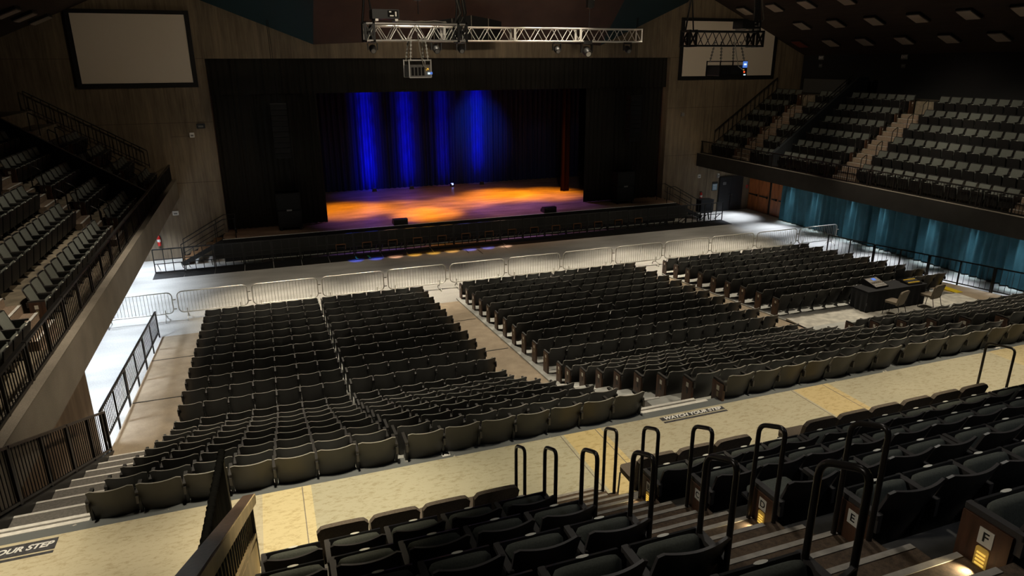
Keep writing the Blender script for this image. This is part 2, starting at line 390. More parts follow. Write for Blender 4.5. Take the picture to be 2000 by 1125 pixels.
for x in (.01, 3.82, 4.41, 8.2, 8.88): b.box(x-.006, x+.006, 6.2, 8.44, ZC-.01, ZC+.002, 2)
struct('floor_walkway', b, [M['walk'], M['strip'], M['concrete_plain']], 'worn beige carpet walkway across the hall', 'floor')
b = MB()
for j in range(-0, 8):
    yb, z = tier(j)
    b.box(-.5, 2.48, yb-.12, yb+.82, z-.474, z); b.box(3.6, 14, yb-.12, yb+.82, z-.474, z)
    if j: b.box(-.5, 2.48, -2, yb+.82, z-.9, z-.474); b.box(3.6, 14, -2, yb+.82, z-.9, z-.474)
struct('floor_tier', b, M['darkfloor'], 'dark stepped floor of the upper seating tier', 'floor')
b = MB()
for k in range(24):
    y = 6.85-.288*k; z = ZC+.158*(k+1)
    b.box(2.48, 3.6, y-.42, y, z-.158, z); b.box(2.49, 3.59 - .12*(k % 3 == 2), y-.036, y+.006, z-.02, z+.006, 1)
struct('stairs_tier', b, [M['tread'], M['nosing2']], 'brown carpeted stairs between the upper seat blocks', 'stairs')

# stage
b = MB(); b.box(-2.2, 22.7, 34.3, 48, .9, 1.1); b.box(-2.2, 22.7, 34.25, 34.31, 1.085, 1.104, 1); b.box(-2.2, 22.7, 34.255, 34.31, 0, 1.085, 2)
b.box(-2.2, 22.7, 47.6, 48, 1.1, 12, 2); b.box(-2.6, -2.2, 36.4, 48, 1.1, 12, 2); b.box(22.7, 23.1, 36.4, 48, 1.1, 12, 2); b.box(-2.6, 23.1, 36.4, 48, 12, 12.2, 2)
struct('floor_stage', b, [M['stage'], M['nosing'], M['blackwall']], 'wooden stage floor with black stage house', 'stage')

# writing on the walkway
def decal(x0, x1, y, w, txt, size, lab, x_off=0):
    d = MB(); d.box(x0, x1, y, y+w, ZC+.002, ZC+.004); d.box(x0, x1, y-.075, y-.03, ZC+.002, ZC+.004)
    o = obj('floor_decal', d, M['grey_decal']); tag(o, lab, 'floor sign')
    text_mesh('lettering', txt, size, M['white'], o, Matrix.Translation(((x0+x1)/2+x_off, y+w/2, ZC+.006)), shear=.28)
M['grey_decal'] = mat('dark_grey_tape', (.05, .05, .055), .8, var=.4, scale=20)
decal(5.53, 6.72, 8.29, .10, 'WATCH YOUR STEP', .118, 'dark strip lettered WATCH YOUR STEP at the centre aisle stairs')
decal(-4.05, -2.83, 8.17, .22, 'WATCH YOUR STEP', .130, 'dark strip lettered WATCH YOUR STEP at the stairs by the ramp railing', -.03)
d = MB(); d.rbox(1.98, 2.10, 8.50, 8.66, ZC+.001, ZC+.003, .01, axis='z'); o = obj('row_marker', d, M['white']); tag(o, 'white painted row letter A on the grey walkway edge', 'floor sign')
text_mesh('lettering', 'A', .15, M['ink'], o, Matrix.Translation((2.04, 8.58, ZC+.005)))
d = MB(); d.rbox(13.28, 13.42, 8.50, 8.66, ZC+.001, ZC+.003, .01, axis='z'); o = obj('row_marker', d, M['white']); tag(o, 'white painted row letter A on the far walkway edge', 'floor sign')
text_mesh('lettering', 'A', .15, M['ink'], o, Matrix.Translation((13.35, 8.58, ZC+.005)))
d = MB(); d.box(24.32, 24.66, 17.45, 18.35, hr(17.9)-.04, hr(17.9)+.05); tag(obj('edge_marking', d, M['yellow']), 'yellow painted step edge beside the mixing desk', 'floor marking')

# ================================================================== SEATS
def mb_text(mb, s, size, mw, mi, shear=0):
    cu = bpy.data.curves.new('t', 'FONT'); cu.body = s; cu.size = size; cu.align_x = 'CENTER'; cu.align_y = 'CENTER'; cu.offset = size*.02; cu.shear = shear
    t = bpy.data.objects.new('t', cu); COL.objects.link(t)
    dg = bpy.context.evaluated_depsgraph_get(); me = bpy.data.meshes.new_from_object(t.evaluated_get(dg))
    mb.add([mw @ v.co for v in me.vertices], [tuple(p.vertices) for p in me.polygons], mi)
    bpy.data.objects.remove(t); bpy.data.curves.remove(cu); bpy.data.meshes.remove(me)

def shell_pt(u, v, off=0, hw=.252, top=.80, bot=.16, sag=.078):
    s = 2*u-1; z = bot+(top-bot)*v-.028*max(0, (abs(s)-.82)/.18)**2*v**4+.03*max(0, (abs(s)-.7)/.3)**2*(1-v)**3
    x = (hw-.016*(1-v))*s
    z -= .014*(1-s*s)*v*v
    y =   .225*(1-v)-sag*(1-s*s)*(.55+.45*v)+off
    return (x, y, z)
def seat_parts(p, fine, hw, top=.80, ct=.80, sag=.078, pan=(.235, .37, .335, .70)):
    """meshes of one flip-up seat facing +y; the origin is on the floor under the top of its back"""
    nu, nv = (14, 8) if fine else (10, 3)
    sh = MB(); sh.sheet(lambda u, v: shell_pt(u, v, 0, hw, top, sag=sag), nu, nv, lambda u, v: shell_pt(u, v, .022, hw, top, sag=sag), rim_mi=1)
    cu = MB()
    def front(u, v):
        k = (max(0, math.sin(PI*u))**.4*max(0, math.sin(PI*v))**.55) if 0 < u < 1 and 0 < v < 1 else 0
        q = shell_pt(.06+.88*u, .16+ct*v, 0, hw, top, sag=sag); return (q[0], q[1]+.026+.045*k, q[2])
    cu.sheet(front, nu, 12 if fine else 6, lambda u, v: shell_pt(.06+.88*u, .16+ct*v, .02, hw, top, sag=sag))
    se = MB()
    y0, z0, y1, z1 = pan
    t = Vector((0, y1-y0, z1-z0)); n = Vector((0, z1-z0, -(y1-y0))).normalized(); n = n if n.y > 0 else -n
    def pad(side):
        def fn(u, v):
            k = (max(0, math.sin(PI*u))*max(0, math.sin(PI*v)))**.3 if 0 < u < 1 and 0 < v < 1 else 0
            q = Vector((0, y0, z0))+t*v+Vector(((2*u-1)*(hw-.015), 0, 0))
            return q-n*(.035+.055*k) if side else q+n*.0
        return fn
    L2 = t.length/2; td = t.normalized(); c0 = Vector((0, y0, z0))+t*.5-n*.048
    def pillow(u, v):
        e = max(0, 1-abs(2*u-1)**5)**.3; a = 2*PI*v; ca, sa = math.cos(a), math.sin(a)
        return c0+Vector(((2*u-1)*(hw-.018), 0, 0))+td*(L2*(.72+.28*e)*math.copysign(abs(ca)**.55, ca))+n*(.048*e*math.copysign(abs(sa)**.75, sa))
    se.sheet(pillow, nu, 16 if fine else 8)
    q0 = Vector((0, y0, z0)); se.obox(q0+t*.5+n*.012, (hw-.01, 0, 0), t*.5, n*.012, 1)
    ar = MB(); x = -p/2; ar.rbox(x-.026, x+.026, .03, .37, .605, .642, .012, axis='z') if fine else ar.box(x-.022, x+.022, .06, .37, .605, .642)
    ar.box(x-.016, x+.016, .03, .09, .50, .61)
    lg = MB(); lg.prism([(.14, .0), (.33, .0), (.31, .03), (.27, .06), (.30, .605), (.10, .605), (.19, .06), (.15, .03)], 'x', x-.018, x+.018)
    return dict(backrest=sh, back_cushion=cu, seat=se, armrest=ar, leg=lg)
class SeatKit:
    def __init__(s, p, fine, hw, shell, pad, plate, top=.80, ct=.80, sag=.078, pan=(.235, .37, .335, .70)):
        s.p = p; P = seat_parts(p, fine, hw, top, ct, sag, pan); py, pz = pan[2]-.335, pan[3]-.70
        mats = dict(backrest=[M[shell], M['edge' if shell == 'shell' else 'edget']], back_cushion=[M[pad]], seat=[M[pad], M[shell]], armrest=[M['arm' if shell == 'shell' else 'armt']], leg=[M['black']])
        s.me = {k: P[k].mesh(k, mats[k]) for k in P}
        # plate on the raised front edge of the seat pan
        d = MB(); d.add([(.045*math.cos(a*PI/6), .345+py+.014*math.sin(a*PI/6), .704+pz) for a in range(12)], [tuple(range(12))]); d.box(-.04, .04, .349+py, .352+py, .672+pz, .703+pz)
        s.me['number_plate'] = d.mesh('number_plate', [M['plate']]) if plate else None
        e = MB(); e.box(-p/2-.035, -p/2+.012, .075, .365, 0, .60); s.me['panelL'] = e.mesh('end_panel', [M['wood']])
        e = MB(); e.box(p/2-.012, p/2+.035, .075, .365, 0, .60); s.me['panelR'] = e.mesh('end_panel', [M['wood']])
        sg = MB(); sg.box(-p/2-.039, -p/2-.034, .17, .24, .46, .545); sg.box(-p/2-.039, -p/2-.034, .18, .23, .34, .43, 1); s.me['signL'] = sg.mesh('row_sign', [M['plate'], M['stepdim']])
        sg = MB(); sg.box(p/2+.034, p/2+.039, .17, .24, .46, .545); sg.box(p/2+.034, p/2+.039, .18, .23, .34, .43, 1); s.me['signR'] = sg.mesh('row_sign', [M['plate'], M['stepdim']])
    def make(s, name, label, cat, loc, rz, group, panelL=False, panelR=False, lastR=False, sign=None, parts=('backrest', 'back_cushion', 'seat', 'armrest', 'leg')):
        r = thing(name, label, cat, loc, rz, group)
        def ch(n, me, par=r, off=None):
            o = bpy.data.objects.new(n, me); COL.objects.link(o); o.parent = par
            if off: o.location = off
            return o
        for k in parts:
            if k == 'leg' and panelL: continue
            ch(k, s.me[k])
        if s.me['number_plate']: ch('number_plate', s.me['number_plate'])
        if panelL:
            e = ch('end_panel', s.me['panelL']); e['label'] = 'dark wooden end panel'
            if sign is not False: ch('row_sign', sign or s.me['signL'], e)
        if panelR:
            e = ch('end_panel', s.me['panelR']); e['label'] = 'dark wooden end panel'
            if sign is not False: ch('row_sign', sign or s.me['signR'], e)
            ch('armrest', s.me['armrest'], r, (s.p, 0, 0))
        elif lastR:
            ch('armrest', s.me['armrest'], r, (s.p, 0, 0)); ch('leg', s.me['leg'], r, (s.p, 0, 0))
        return r

# ---- lower bowl: 20 rows in five blocks
KF = SeatKit(.547, False, .257, 'shell', 'pad', False, .815, .56, .062, (.235, .30, .315, .56))
BLK = [('ramp side block', -2.5, 7, False), ('centre aisle left block', 1.47, 7, False), ('middle block', 6.86, 14, True), ('mixing desk block', 16.22, 14, True)]
seats = []
for bi, (bn, x0, n, pl) in enumerate(BLK):
    for r in range(1, 21):
        if bi == 3 and 10 <= r <= 12: continue
        if r <= 12: y, z = row_flat(r), hr(row_flat(r))+.02
        else: y, z = row_step(r-13)
        if r == 12: z = .73
        for c in range(n):
            x = x0+.547*(c+.5)+(.10 if n == 14 and c >= 7 else 0)
            if not inframe((x, y, z+.8), 110): continue
            top = proj((x, y, z+.82)); bot = proj((x, y+.17, z+.30)); vis = bot[1]-top[1]
            # height left visible above the row nearer to the viewer
            if r < 20:
                if r+1 <= 12: yn, zn = row_flat(r+1), hr(row_flat(r+1))+.02
                else: yn, zn = row_step(r-12)
                q = proj((x, yn, zn+.8)); vis = max(2, min(vis, q[1]-top[1]))
            wpx = F_PX*.52/top[2]
            seats.append((vis*wpx, bi, r, c, x, y, z))
order = sorted(seats, reverse=True)
keep = set((s_[1], s_[2], s_[3]) for s_ in order[:300])
rest = []
for a, bi, r, c, x, y, z in seats:
    bn, x0, n, pl = BLK[bi]; rr = 21-r
    first = c == 0; last = c == n-1; rnd = ((c*7+r*13+bi*5) % 11-5)*.004
    if (bi, r, c) in keep:
        if first and pl: lab = f'black seat with wooden end panel, {ORD[rr]} row from the walkway, {bn}'
        elif last: lab = f'black theatre seat at the far end, {ORD[rr]} row from the walkway, {bn}'
        else: lab = f'black theatre seat, {ORD[c+1]} from left in {ORD[rr]} row from the walkway, {bn}'
        KF.make('theatre_seat', lab, 'seat', (x, y+rnd*.5, z), rnd, f'black theatre seats of the {bn}', panelL=first and pl, panelR=False, lastR=last)
    else: rest.append((bi, r, c, x, y, z, first and pl, last))
if rest:                                     # every other seat of the bowl: one mass
    vs, fs, ms = [], [], []; base = 0
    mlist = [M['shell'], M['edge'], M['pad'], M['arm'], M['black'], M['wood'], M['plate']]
    def arr(me): 
        co = np.empty(len(me.vertices)*3); me.vertices.foreach_get('co', co)
        return co.reshape(-1, 3), [tuple(p.vertices) for p in me.polygons], [mlist.index(me.materials[p.material_index]) if me.materials[p.material_index] in mlist else 0 for p in me.polygons]
    T = {k: arr(KF.me[k]) for k in ('backrest', 'back_cushion', 'seat', 'armrest', 'leg', 'panelL', 'signL')}
    for bi, r, c, x, y, z, pan, last in rest:
        for k in ['backrest', 'back_cushion', 'seat', 'armrest']+(['panelL', 'signL'] if pan else ['leg']):
            co, f, mi = T[k]; vs.append(co+np.array([x, y, z])); fs += [tuple(base+i for i in q) for q in f]; ms += mi; base += len(co)
        if last:
            for k in ('armrest', 'leg'):
                co, f, mi = T[k]; vs.append(co+np.array([x+.547, y, z])); fs += [tuple(base+i for i in q) for q in f]; ms += mi; base += len(co)
    me = bpy.data.meshes.new('theatre_seats_mass'); me.from_pydata(np.concatenate(vs).tolist(), [], fs)
    for x in mlist: me.materials.append(x)
    me.polygons.foreach_set('material_index', ms); me.polygons.foreach_set('use_smooth', [False]*len(fs)); me.update()
    o = bpy.data.objects.new('theatre_seats', me); COL.objects.link(o)
    tag(o, 'remaining black theatre seats in the rows filling the hall floor', 'seats', kind='stuff')

# ---- upper tier in front of the viewer
KT = SeatKit(.525, True, .252, 'shellt', 'padt', True, .85, .58, .052, (.235, .32, .33, .66))
SIGN = {}
for j, ch in enumerate('BCDEFGH'):
    d = MB(); p = KT.p; d.box(-p/2-.040, -p/2-.035, .165, .250, .455, .56)
    mw = Matrix.Translation((-p/2-.0415, .2075, .5075)) @ Matrix(((0, 0, -1, 0), (-1, 0, 0, 0), (0, 1, 0, 0), (0, 0, 0, 1)))
    mb_text(d, ch, .085, mw, 1)
    lamp = ch in 'BDF'
    if lamp:
        d.rbox(-p/2-.042, -p/2-.035, .17, .245, .305, .44, .015, 2, axis='x')
        for q in range(4): d.box(-p/2-.046, -p/2-.041, .182, .233, .325+.024*q, .335+.024*q, 3)
    SIGN[ch] = d.mesh('row_sign', [M['plate'], M['ink'], M['brass'] if 'brass' in M else M['yellow'], M['steplight']])
for j in range(7):
    y, z = tier(j); ch = 'BCDEFGH'[j]
    # right of the stairs: four seats, a doubled armrest, then sets of six
    xs = []; x = 3.64
    for c in range(22):
        if c in (4, 10, 16): x += .075
        xs.append(x+.2625); x += .525
    for c, x in enumerate(xs):
        if not inframe((x, y, z+.85), 110) and not inframe((x, y+.3, z+.3), 110): continue
        lab = f'dark padded seat at the stairs with row sign {ch}' if c == 0 else f'dark padded seat, {ORD[c+1]} from the stairs in the row marked {ch}'
        r = KT.make('padded_seat', lab, 'seat', (x, y, z), 0, f'dark padded seats of row {ch}', panelL=c == 0, sign=SIGN[ch] if c == 0 else None, lastR=c in (3, 9, 15))
        if ch == 'D' and c == 0:
            r['label'] = 'padded aisle seat folded down at the row sign D'
            for k in list(r.children):
                if k.name.startswith('number_plate'): bpy.data.objects.remove(k); continue
                if k.name.startswith('seat'): k.rotation_euler = (-math.radians(72), 0, 0); k.location = (0, .235-(.235*math.cos(-1.2566)-.37*math.sin(-1.2566)), .40-(.235*math.sin(-1.2566)+.37*math.cos(-1.2566)))
    for c in range(5):
        x = -.42+.57*(c+.5)
        if not inframe((x, y, z+.85), 110): continue
        r = KT.make('padded_seat', f'dark padded seat, {ORD[5-c]} from the stairs, {ORD[j+1]} row up, seat block by the slatted railing' , 'seat', (x, y, z), 0, 'dark padded seats left of the stairs', lastR=c == 4)

# ---- balconies
KB = SeatKit(.545, False, .252, 'shellb', 'padb', True, .89, .80, .05, (.31, .17, .385, .60))
RB = dict(x0=26.06, dx=.81, z0=3.62, dz=.587, side=1)
LB = dict(x0=-4.98, dx=.82, z0=3.70, dz=.57, side=-1)
def brow(B, k): return B['x0']+B['side']*B['dx']*k, B['z0']+B['dz']*k
SECR = [('near section', 17.04, 13, False), ('middle section', 25.61, 7, True), ('divider section', 30.15, 3, False), ('stage wall section', 33.2, 4, True)]
SECL = [('nearest section', 12.6, 4, False), ('near section', 16.0, 13, True), ('middle section', 24.64, 7, True), ('divider section', 29.5, 3, False), ('stage wall section', 31.9, 5, True)]
nb = 0
for B, SEC, bname in ((RB, SECR, 'far'), (LB, SECL, 'near')):
    sd = B['side']
    for sn, y0, n, pan in SEC:
        for k in range(6):
            xb, z = brow(B, k)
            for c in range(n):
                y = y0+.56*(c+.5)
                if not inframe((xb, y, z+.6), 60): continue
                if sd < 0 and k > 3 and y > 29: continue
                lowend = c == 0; nb += 1
                lab = f'grey balcony seat, {ORD[n-c]} from stage end, {ORD[k+1]} row up, {sn}, {bname} balcony'
                KB.make('balcony_seat', lab, 'seat', (xb, y, z), sd*PI/2, f'grey seats of the {bname} balcony, {sn}',
                        panelL=lowend and pan and sd > 0, panelR=lowend and pan and sd < 0, lastR=(c == n-1 and sd > 0))

# ================================================================== BALCONY STRUCTURE
for B, nm, lab in ((RB, 'balcony_far', 'dark balcony slab with stepped rows over the teal curtain'), (LB, 'balcony_near', 'concrete balcony with stepped rows above the open arena floor')):
    sd = B['side']; xf = 24.9 if sd > 0 else -3.95
    b = MB()
    def bx(xa, xb, y0, y1, z0, z1, mi=0): b.box(min(xa, xb), max(xa, xb), y0, y1, z0, z1, mi)
    zt = B['z0']
    bx(xf, xf+sd*.32, -2, WY, 2.97, zt+.12, 0)                        # fascia
    bx(xf-sd*.005, xf+sd*.30, -2, WY, zt+.115, zt+.125, 2)
    bx(xf+sd*.32, xf+sd*(7.0 if sd > 0 else 7.5), -2, WY, 2.97, zt, 1)
    for k in range(1, 7):
        xb, z = brow(B, k); x0 = xb-sd*.75
        bx(x0, xf+sd*(7.3 if sd > 0 else 7.6), -2, WY, z-B['dz'], z, 1)
    struct(nm, b, [M['black_fascia'] if sd > 0 else M['concrete_plain'], M['darkfloor2'], M['concrete_plain']], lab, 'balcony')
    ais = ((15.75, 17.04), (24.24, 25.61), (31.95, 33.2)) if sd > 0 else ((14.7, 16.0), (23.3, 24.64), (30.7, 31.9))
    for ai, (y0, y1) in enumerate(ais):
        b = MB()
        for k in range(6):
            xb, z = brow(B, k); x0 = xb-sd*.75
            for q in range(3):
                xx = x0+sd*(.27*q-.54); zz = z-B['dz']*(2-q)/3
                if k == 0: continue
                xx -= sd*.012; zz += .006; b.box(min(xx, xx+sd*.5), max(xx, xx+sd*.5), y0, y1, z-B['dz']-.05, zz, 0)
                b.box(min(xx, xx+sd*.06), max(xx, xx+sd*.06), y0+.02, y1-.02, zz-.01, zz+.006, 1)
        xb, z = brow(B, 0); x0 = xb-sd*.75
        for q in range(2):
            xx = x0+sd*(.30*q+.0); b.box(min(xx, xx+sd*.6), max(xx, xx+sd*.6), y0, y1, z, z+.004, 0)
        struct('stairs', b, [M['bstep'], M['nosing']], f'{["near", "middle", "stage side"][ai]} steps of the {"far" if sd > 0 else "near"} balcony', 'stairs')
        # hoop rails and lamps along the steps
        for k in range(1, 6):
            xb, z = brow(B, k)
            for side, yy in ((0, y0+.05), (1, y1-.05)):
                if not inframe((xb, yy, z+.5), 0): continue
                xa = xb-sd*1.02; xc = xa+sd*.29
                za = z-B['dz']*2/3; zc = z-B['dz']/3
                path = fillet([(xa, yy, za), (xa, yy, za+.92), (xc, yy, zc+.92), (xc, yy, zc)], .08, 3)
                h = MB(); h.tube(path, .02, 6)
                tag(obj('hoop_handrail', h, M['hoop']), f'black hoop handrail, {ORD[k]} up the {["near", "middle", "stage side"][ai]} steps, {["seat-panel", "stage"][side]} side, {"far" if sd > 0 else "near"} balcony', 'handrail', 'hoop handrails on the balcony steps')
    # front guard rail in sections
    xr = 25.06 if sd > 0 else -4.14
    proto = None; secs = 0
    for q in range(10):
        ya = 35.6-2.53*(q+1); yb = ya+2.50
        if yb < (9.5 if sd < 0 else 13): continue
        t = thing('guard_rail', f'black balcony guard rail, {ORD[q+1]} section from the stage wall, {"far" if sd > 0 else "near"} balcony', 'railing', (xr, ya, zt+.0), 0, f'guard rails of the {"far" if sd > 0 else "near"} balcony')
        if proto is None:
            me = {}
            d = MB(); d.box(-.035, .035, 0, 2.5, .81, .86); me['top_rail'] = d.mesh('top_rail', [M['blackm']])
            d = MB(); d.box(-.02, .02, 0, 2.5, .14, .19); me['bottom_rail'] = d.mesh('bottom_rail', [M['blackm']])
            d = MB()
            for i in range(1, 20): yy = 2.5*i/20; d.box(-.008, .008, yy-.008, yy+.008, .17, .81)
            me['balusters'] = d.mesh('balusters', [M['blackm']])
            d = MB(); d.box(-.022, .022, -.022, .022, -.1, .80); me['post'] = d.mesh('post', [M['blackm']])
            proto = me
        for k, yo in (('top_rail', 0), ('bottom_rail', 0), ('balusters', 0), ('post', .06), ('post', 1.25), ('post', 2.44)):
            o = bpy.data.objects.new(k, proto[k]); COL.objects.link(o); o.parent = t; o.location = (0, yo, 0)
# sloping rail where each balcony meets the stage wall
def slope_rail(name, p, q, h, lab, nposts=8, low=.12):
    p, q = Vector(p), Vector(q); t = thing(name, lab, 'railing', p)
    d = q-p; U = Vector((0, 0, 1))
    r = MB(); r.beam(U*h, d+U*h, .04, .04); obj('top_rail', r, M['blackm'], t)
    r = MB(); r.beam(U*low, d+U*low, .03, .03); obj('bottom_rail', r, M['blackm'], t)
    for i in range(nposts+1):
        c = d*i/nposts; r = MB(); r.cyl(c, c+U*h, .018, 6); obj('post', r, M['blackm'], t)
    return t
slope_rail('sloping_rail', (25.9, 35.5, 4.2), (30.1, 35.5, 7.2), .86, 'black sloping rail climbing the concrete wall beside the far balcony', 14)
slope_rail('sloping_rail', (-4.95, 35.5, 4.45), (-9.3, 35.5, 7.15), .80, 'black sloping rail climbing the concrete wall beside the near balcony', 15)
b = MB(); b.prism([(25.4, 3.6), (25.4, 4.3), (25.7, 4.55), (30.6, 8.2), (31.2, 8.2), (31.2, 3.6)], 'y', 29.68, 29.9)
struct('wall_divider', b, M['navy'], 'dark sloping divider wall between far balcony seats', 'wall')
slope_rail('sloping_rail', (25.9, 29.8, 4.6), (30.2, 29.8, 7.8), .5, 'thin rail on the sloping divider wall of the far balcony', 6, .3)
b = MB(); b.prism([(-4.3, 3.6), (-4.3, 4.42), (-9.5, 7.95), (-10.2, 7.95), (-10.2, 3.6)], 'y', 29.0, 29.2)
struct('wall_divider', b, M['black'], 'black sloping divider wall between near balcony seats', 'wall')
# low partitions, doors and signs at the top of the far balcony
b = MB(); b.box(31.6, 31.75, 31.6, 34.9, 7.2, 8.0); b.box(31.6, 31.75, 30.2, 31.2, 7.2, 8.0)
tag(obj('partition', b, M['grey_dim']), 'low dark grey partition behind the last far balcony row', 'partition')
for y in (28.38, 34.2):
    t = thing('exit_sign', f'unlit exit sign on the black wall above {"the middle" if y < 30 else "the stage side"} balcony steps', 'sign', (32.08, y, 9.2))
    d = MB(); d.rbox(-.06, 0, -.18, .18, -.12, .12, .02, axis='x'); mb_text(d, 'EXIT', .17, Matrix.Translation((-.062, 0, 0)) @ Matrix(((0, 0, -1, 0), (-1, 0, 0, 0), (0, 1, 0, 0), (0, 0, 0, 1))), 1); obj('sign_box', d, [M['grey'], M['white']], t)
    t2 = thing('section_sign', f'small pale notice under the exit sign above {"the middle" if y < 30 else "the stage side"} balcony steps', 'sign', (32.08, y, 8.75))
    d = MB(); d.box(-.02, 0, -.13, .13, -.1, .1); d.box(-.022, -.019, -.09, .09, -.01, .03, 1); obj('sign_plate', d, [M['grey_dim'], M['grey']], t2)
# ceiling luminaires on the boarded slopes
def lum(x, y, z, sl, lab, kindmat='lite'):
    t = thing('ceiling_light', lab, 'light fixture', (x, y, z), 0, 'rectangular ceiling lights'); t.rotation_euler = (0, sl, 0)
    d = MB(); d.box(-.40, .40, -.36, .36, -.10, 0); obj('housing', d, M['black'], t)
    d = MB(); d.rbox(-.37, .37, -.33, .33, -.135, -.098, .03, axis='z'); obj('diffuser', d, M[kindmat], t)
SL = math.atan(.4355)
rows = [(26.5, [34.5, 32.05, 29.7, 27.2]), (28.5, [32.1, 29.67, 27.26, 24.84, 22.4, 20.1]), (30.5, [31.95, 29.59, 27.16, 24.73, 22.33])]
for ri, (x, ys) in enumerate(rows):
    for i, y in enumerate(ys):
        lum(x, y, 13.2-(x-23.3)*.4355-.02, SL, f'square ceiling light, {ORD[i+1]} from stage wall in the {["uppermost", "middle", "lowest"][ri]} row over far balcony')
lum(30.5, 34.35, 13.2-7.2*.4355-.02, SL, 'dim reddish ceiling light nearest the stage wall, lowest row over far balcony', 'dimred')
for i, y in enumerate((35.0, 32.8, 30.7)):
    lum(-8.0, y, 13.2-5.4*.4355-.02, -SL, f'square ceiling light, {ORD[i+1]} from stage wall over the near balcony')

# ================================================================== RAILS, BARRICADES
def baluster_run(name, P, h, lab, n, wide=.05, group=None, low=.13, gap=.135):
    """railing along a polyline of floor points"""
    t = thing(name, lab, 'railing', P[0], 0, group); O = Vector(P[0]); U = Vector((0, 0, 1))
    r = MB(); lo = MB(); ba = MB(); 
    for a, c in zip(P, P[1:]):
        a, c = Vector(a)-O, Vector(c)-O
        r.beam(a+U*h, c+U*h, wide, .045); lo.beam(a+U*low, c+U*low, .035, .04)
        L = (c-a).length; k = max(1, int(L/gap))
        for i in range(1, k): p = a.lerp(c, i/k); ba.cyl(p+U*low, p+U*h, .0085, 5)
        m = max(1, round(L/1.3))
        for i in range(m+1): 
            p = a.lerp(c, i/m); q = MB(); q.box(p.x-.02, p.x+.02, p.y-.025, p.y+.025, p.z-.06, p.z+h); obj('post', q, M['blackm'], t)
    obj('top_rail', r, M['rail_brown'] if wide > .05 else M['blackm'], t); obj('bottom_rail', lo, M['blackm'], t); obj('balusters', ba, M['blackm'], t)
    return t
H = .98
for i, (ya, yb) in enumerate(((24.85, 21.9), (21.85, 18.9), (18.85, 15.95))):
    baluster_run('ramp_railing', [(-4.05, ya, hr(ya)-.1), (-4.05, yb, hr(yb)-.1)], H+.06, f'black ramp railing, {ORD[3-i]} section from the stair railing', 9, group='railings along the ramp', low=.30)
st = lambda y: .84+(15.3-y)*.40
for i, (ya, yb) in enumerate(((15.75, 13.2), (13.15, 10.6), (10.55, 8.4))):
    baluster_run('stair_railing', [(-3.93, ya, st(ya)), (-3.93, yb, st(yb))], 1.05, f'black stair railing beside the concrete pier, {ORD[i+1]} section uphill', 9, .055, group='railings along the stairs')
b = MB(); b.beam((-3.93, 15.7, st(15.7)-.06), (-3.93, 8.5, st(8.5)-.06), .1, .26); struct('trim_1', b, M['black'], 'black kerb under the stair railing', 'kerb')
for i in range(5):
    ya = 25.2-2.75*i; yb = ya-2.68
    baluster_run('ramp_railing', [(25.5, ya, hr(ya)-.05), (25.5, yb, hr(yb)-.05)], 1.02, f'black railing in front of the teal curtain, {ORD[i+1]} section from the stage', 9, .04, 'railings by the teal curtain', .12, .22)
# galvanised crowd barriers
def barricade_meshes(L=2.44, h=1.08):
    me = {}
    r = .16; pts = []
    for cx, cz, s in ((L-r-.02, h-r, 0), (r+.02, h-r, 1), (r+.02, .28+r, 2), (L-r-.02, .28+r, 3)):
        for i in range(5): t = (s+i/4)*PI/2; pts.append((cx+r*math.cos(t), 0, cz+r*math.sin(t)))
    d = MB(); d.tube(pts, .021, 8, True); me['frame'] = d.mesh('frame', [M['galv']])
    d = MB()
    for i in range(1, 21): x = .02+(L-.04)*i/21; d.cyl((x, 0, .285), (x, 0, h-.005), .0075, 5)
    me['bars'] = d.mesh('bars', [M['galv']])
    d = MB(); d.tube([(0, -.30, .02), (0, -.22, .14), (0, 0, .20), (0, .22, .14), (0, .30, .02)], .018, 6); d.cyl((0, 0, .18), (0, 0, .42), .018, 6); me['foot'] = d.mesh('foot', [M['galv']])
    d = MB(); d.box(-.05, .05, -.02, .02, .78, .82); d.box(-.05, .05, -.02, .02, .42, .46); me['hook'] = d.mesh('hook', [M['galv']])
    return me
BM = barricade_meshes()
for i in range(13):
    x = -6.12+2.582*i
    if i == 12: x = 24.86
    t = thing('crowd_barrier', f'galvanised steel crowd barrier, {ORD[i+1]} from the near balcony end of the row', 'barrier', (x, 26.5+.02*math.sin(i*2.1), 0), .006*math.sin(i*1.7), 'galvanised barriers before the stage')
    for k, xo in (('frame', 0), ('bars', 0), ('foot', .30), ('foot', 2.14), ('hook', 2.49)):
        o = bpy.data.objects.new(k, BM[k]); COL.objects.link(o); o.parent = t; o.location = (xo, 0, 0)
# black stage barrier
n_sb = 24; w_sb = (25.35+5.15)/n_sb; sb = {}
d = MB()
for x in (.03, w_sb-.03): d.box(x-.02, x+.02, -.02, .02, 0, 1.12)
d.box(.03, w_sb-.03, -.025, .025, 1.08, 1.13); d.box(.03, w_sb-.03, -.02, .02, .62, .65); d.box(.03, w_sb-.03, -.02, .02, .42, .45); d.box(.03, w_sb-.03, -.02, .02, .03, .07)
for x in (.45, .8): d.box(x-.015, x+.015, -.02, .02, .05, 1.1)
sb['frame'] = d.mesh('frame', [M['black']])
d = MB(); d.box(.05, w_sb-.05, -.012, -.004, .45, 1.08); sb['mesh_panel'] = d.mesh('mesh_panel', [M['blackmesh']])
d = MB(); d.prism([(-.98, .0), (-.98, .012), (-.02, .05), (-.02, 0)], 'x', .01, w_sb-.01); sb['base_plate'] = d.mesh('base_plate', [M['black']])
d = MB(); d.box(.42, w_sb-.42, -.10, -.02, .60, .625); d.box(.40, .42, -.10, 0, .35, .62); d.box(w_sb-.42, w_sb-.40, -.10, 0, .35, .62); sb['step'] = d.mesh('step', [M['orange']])  # step colour holds the amber stage light falling on it
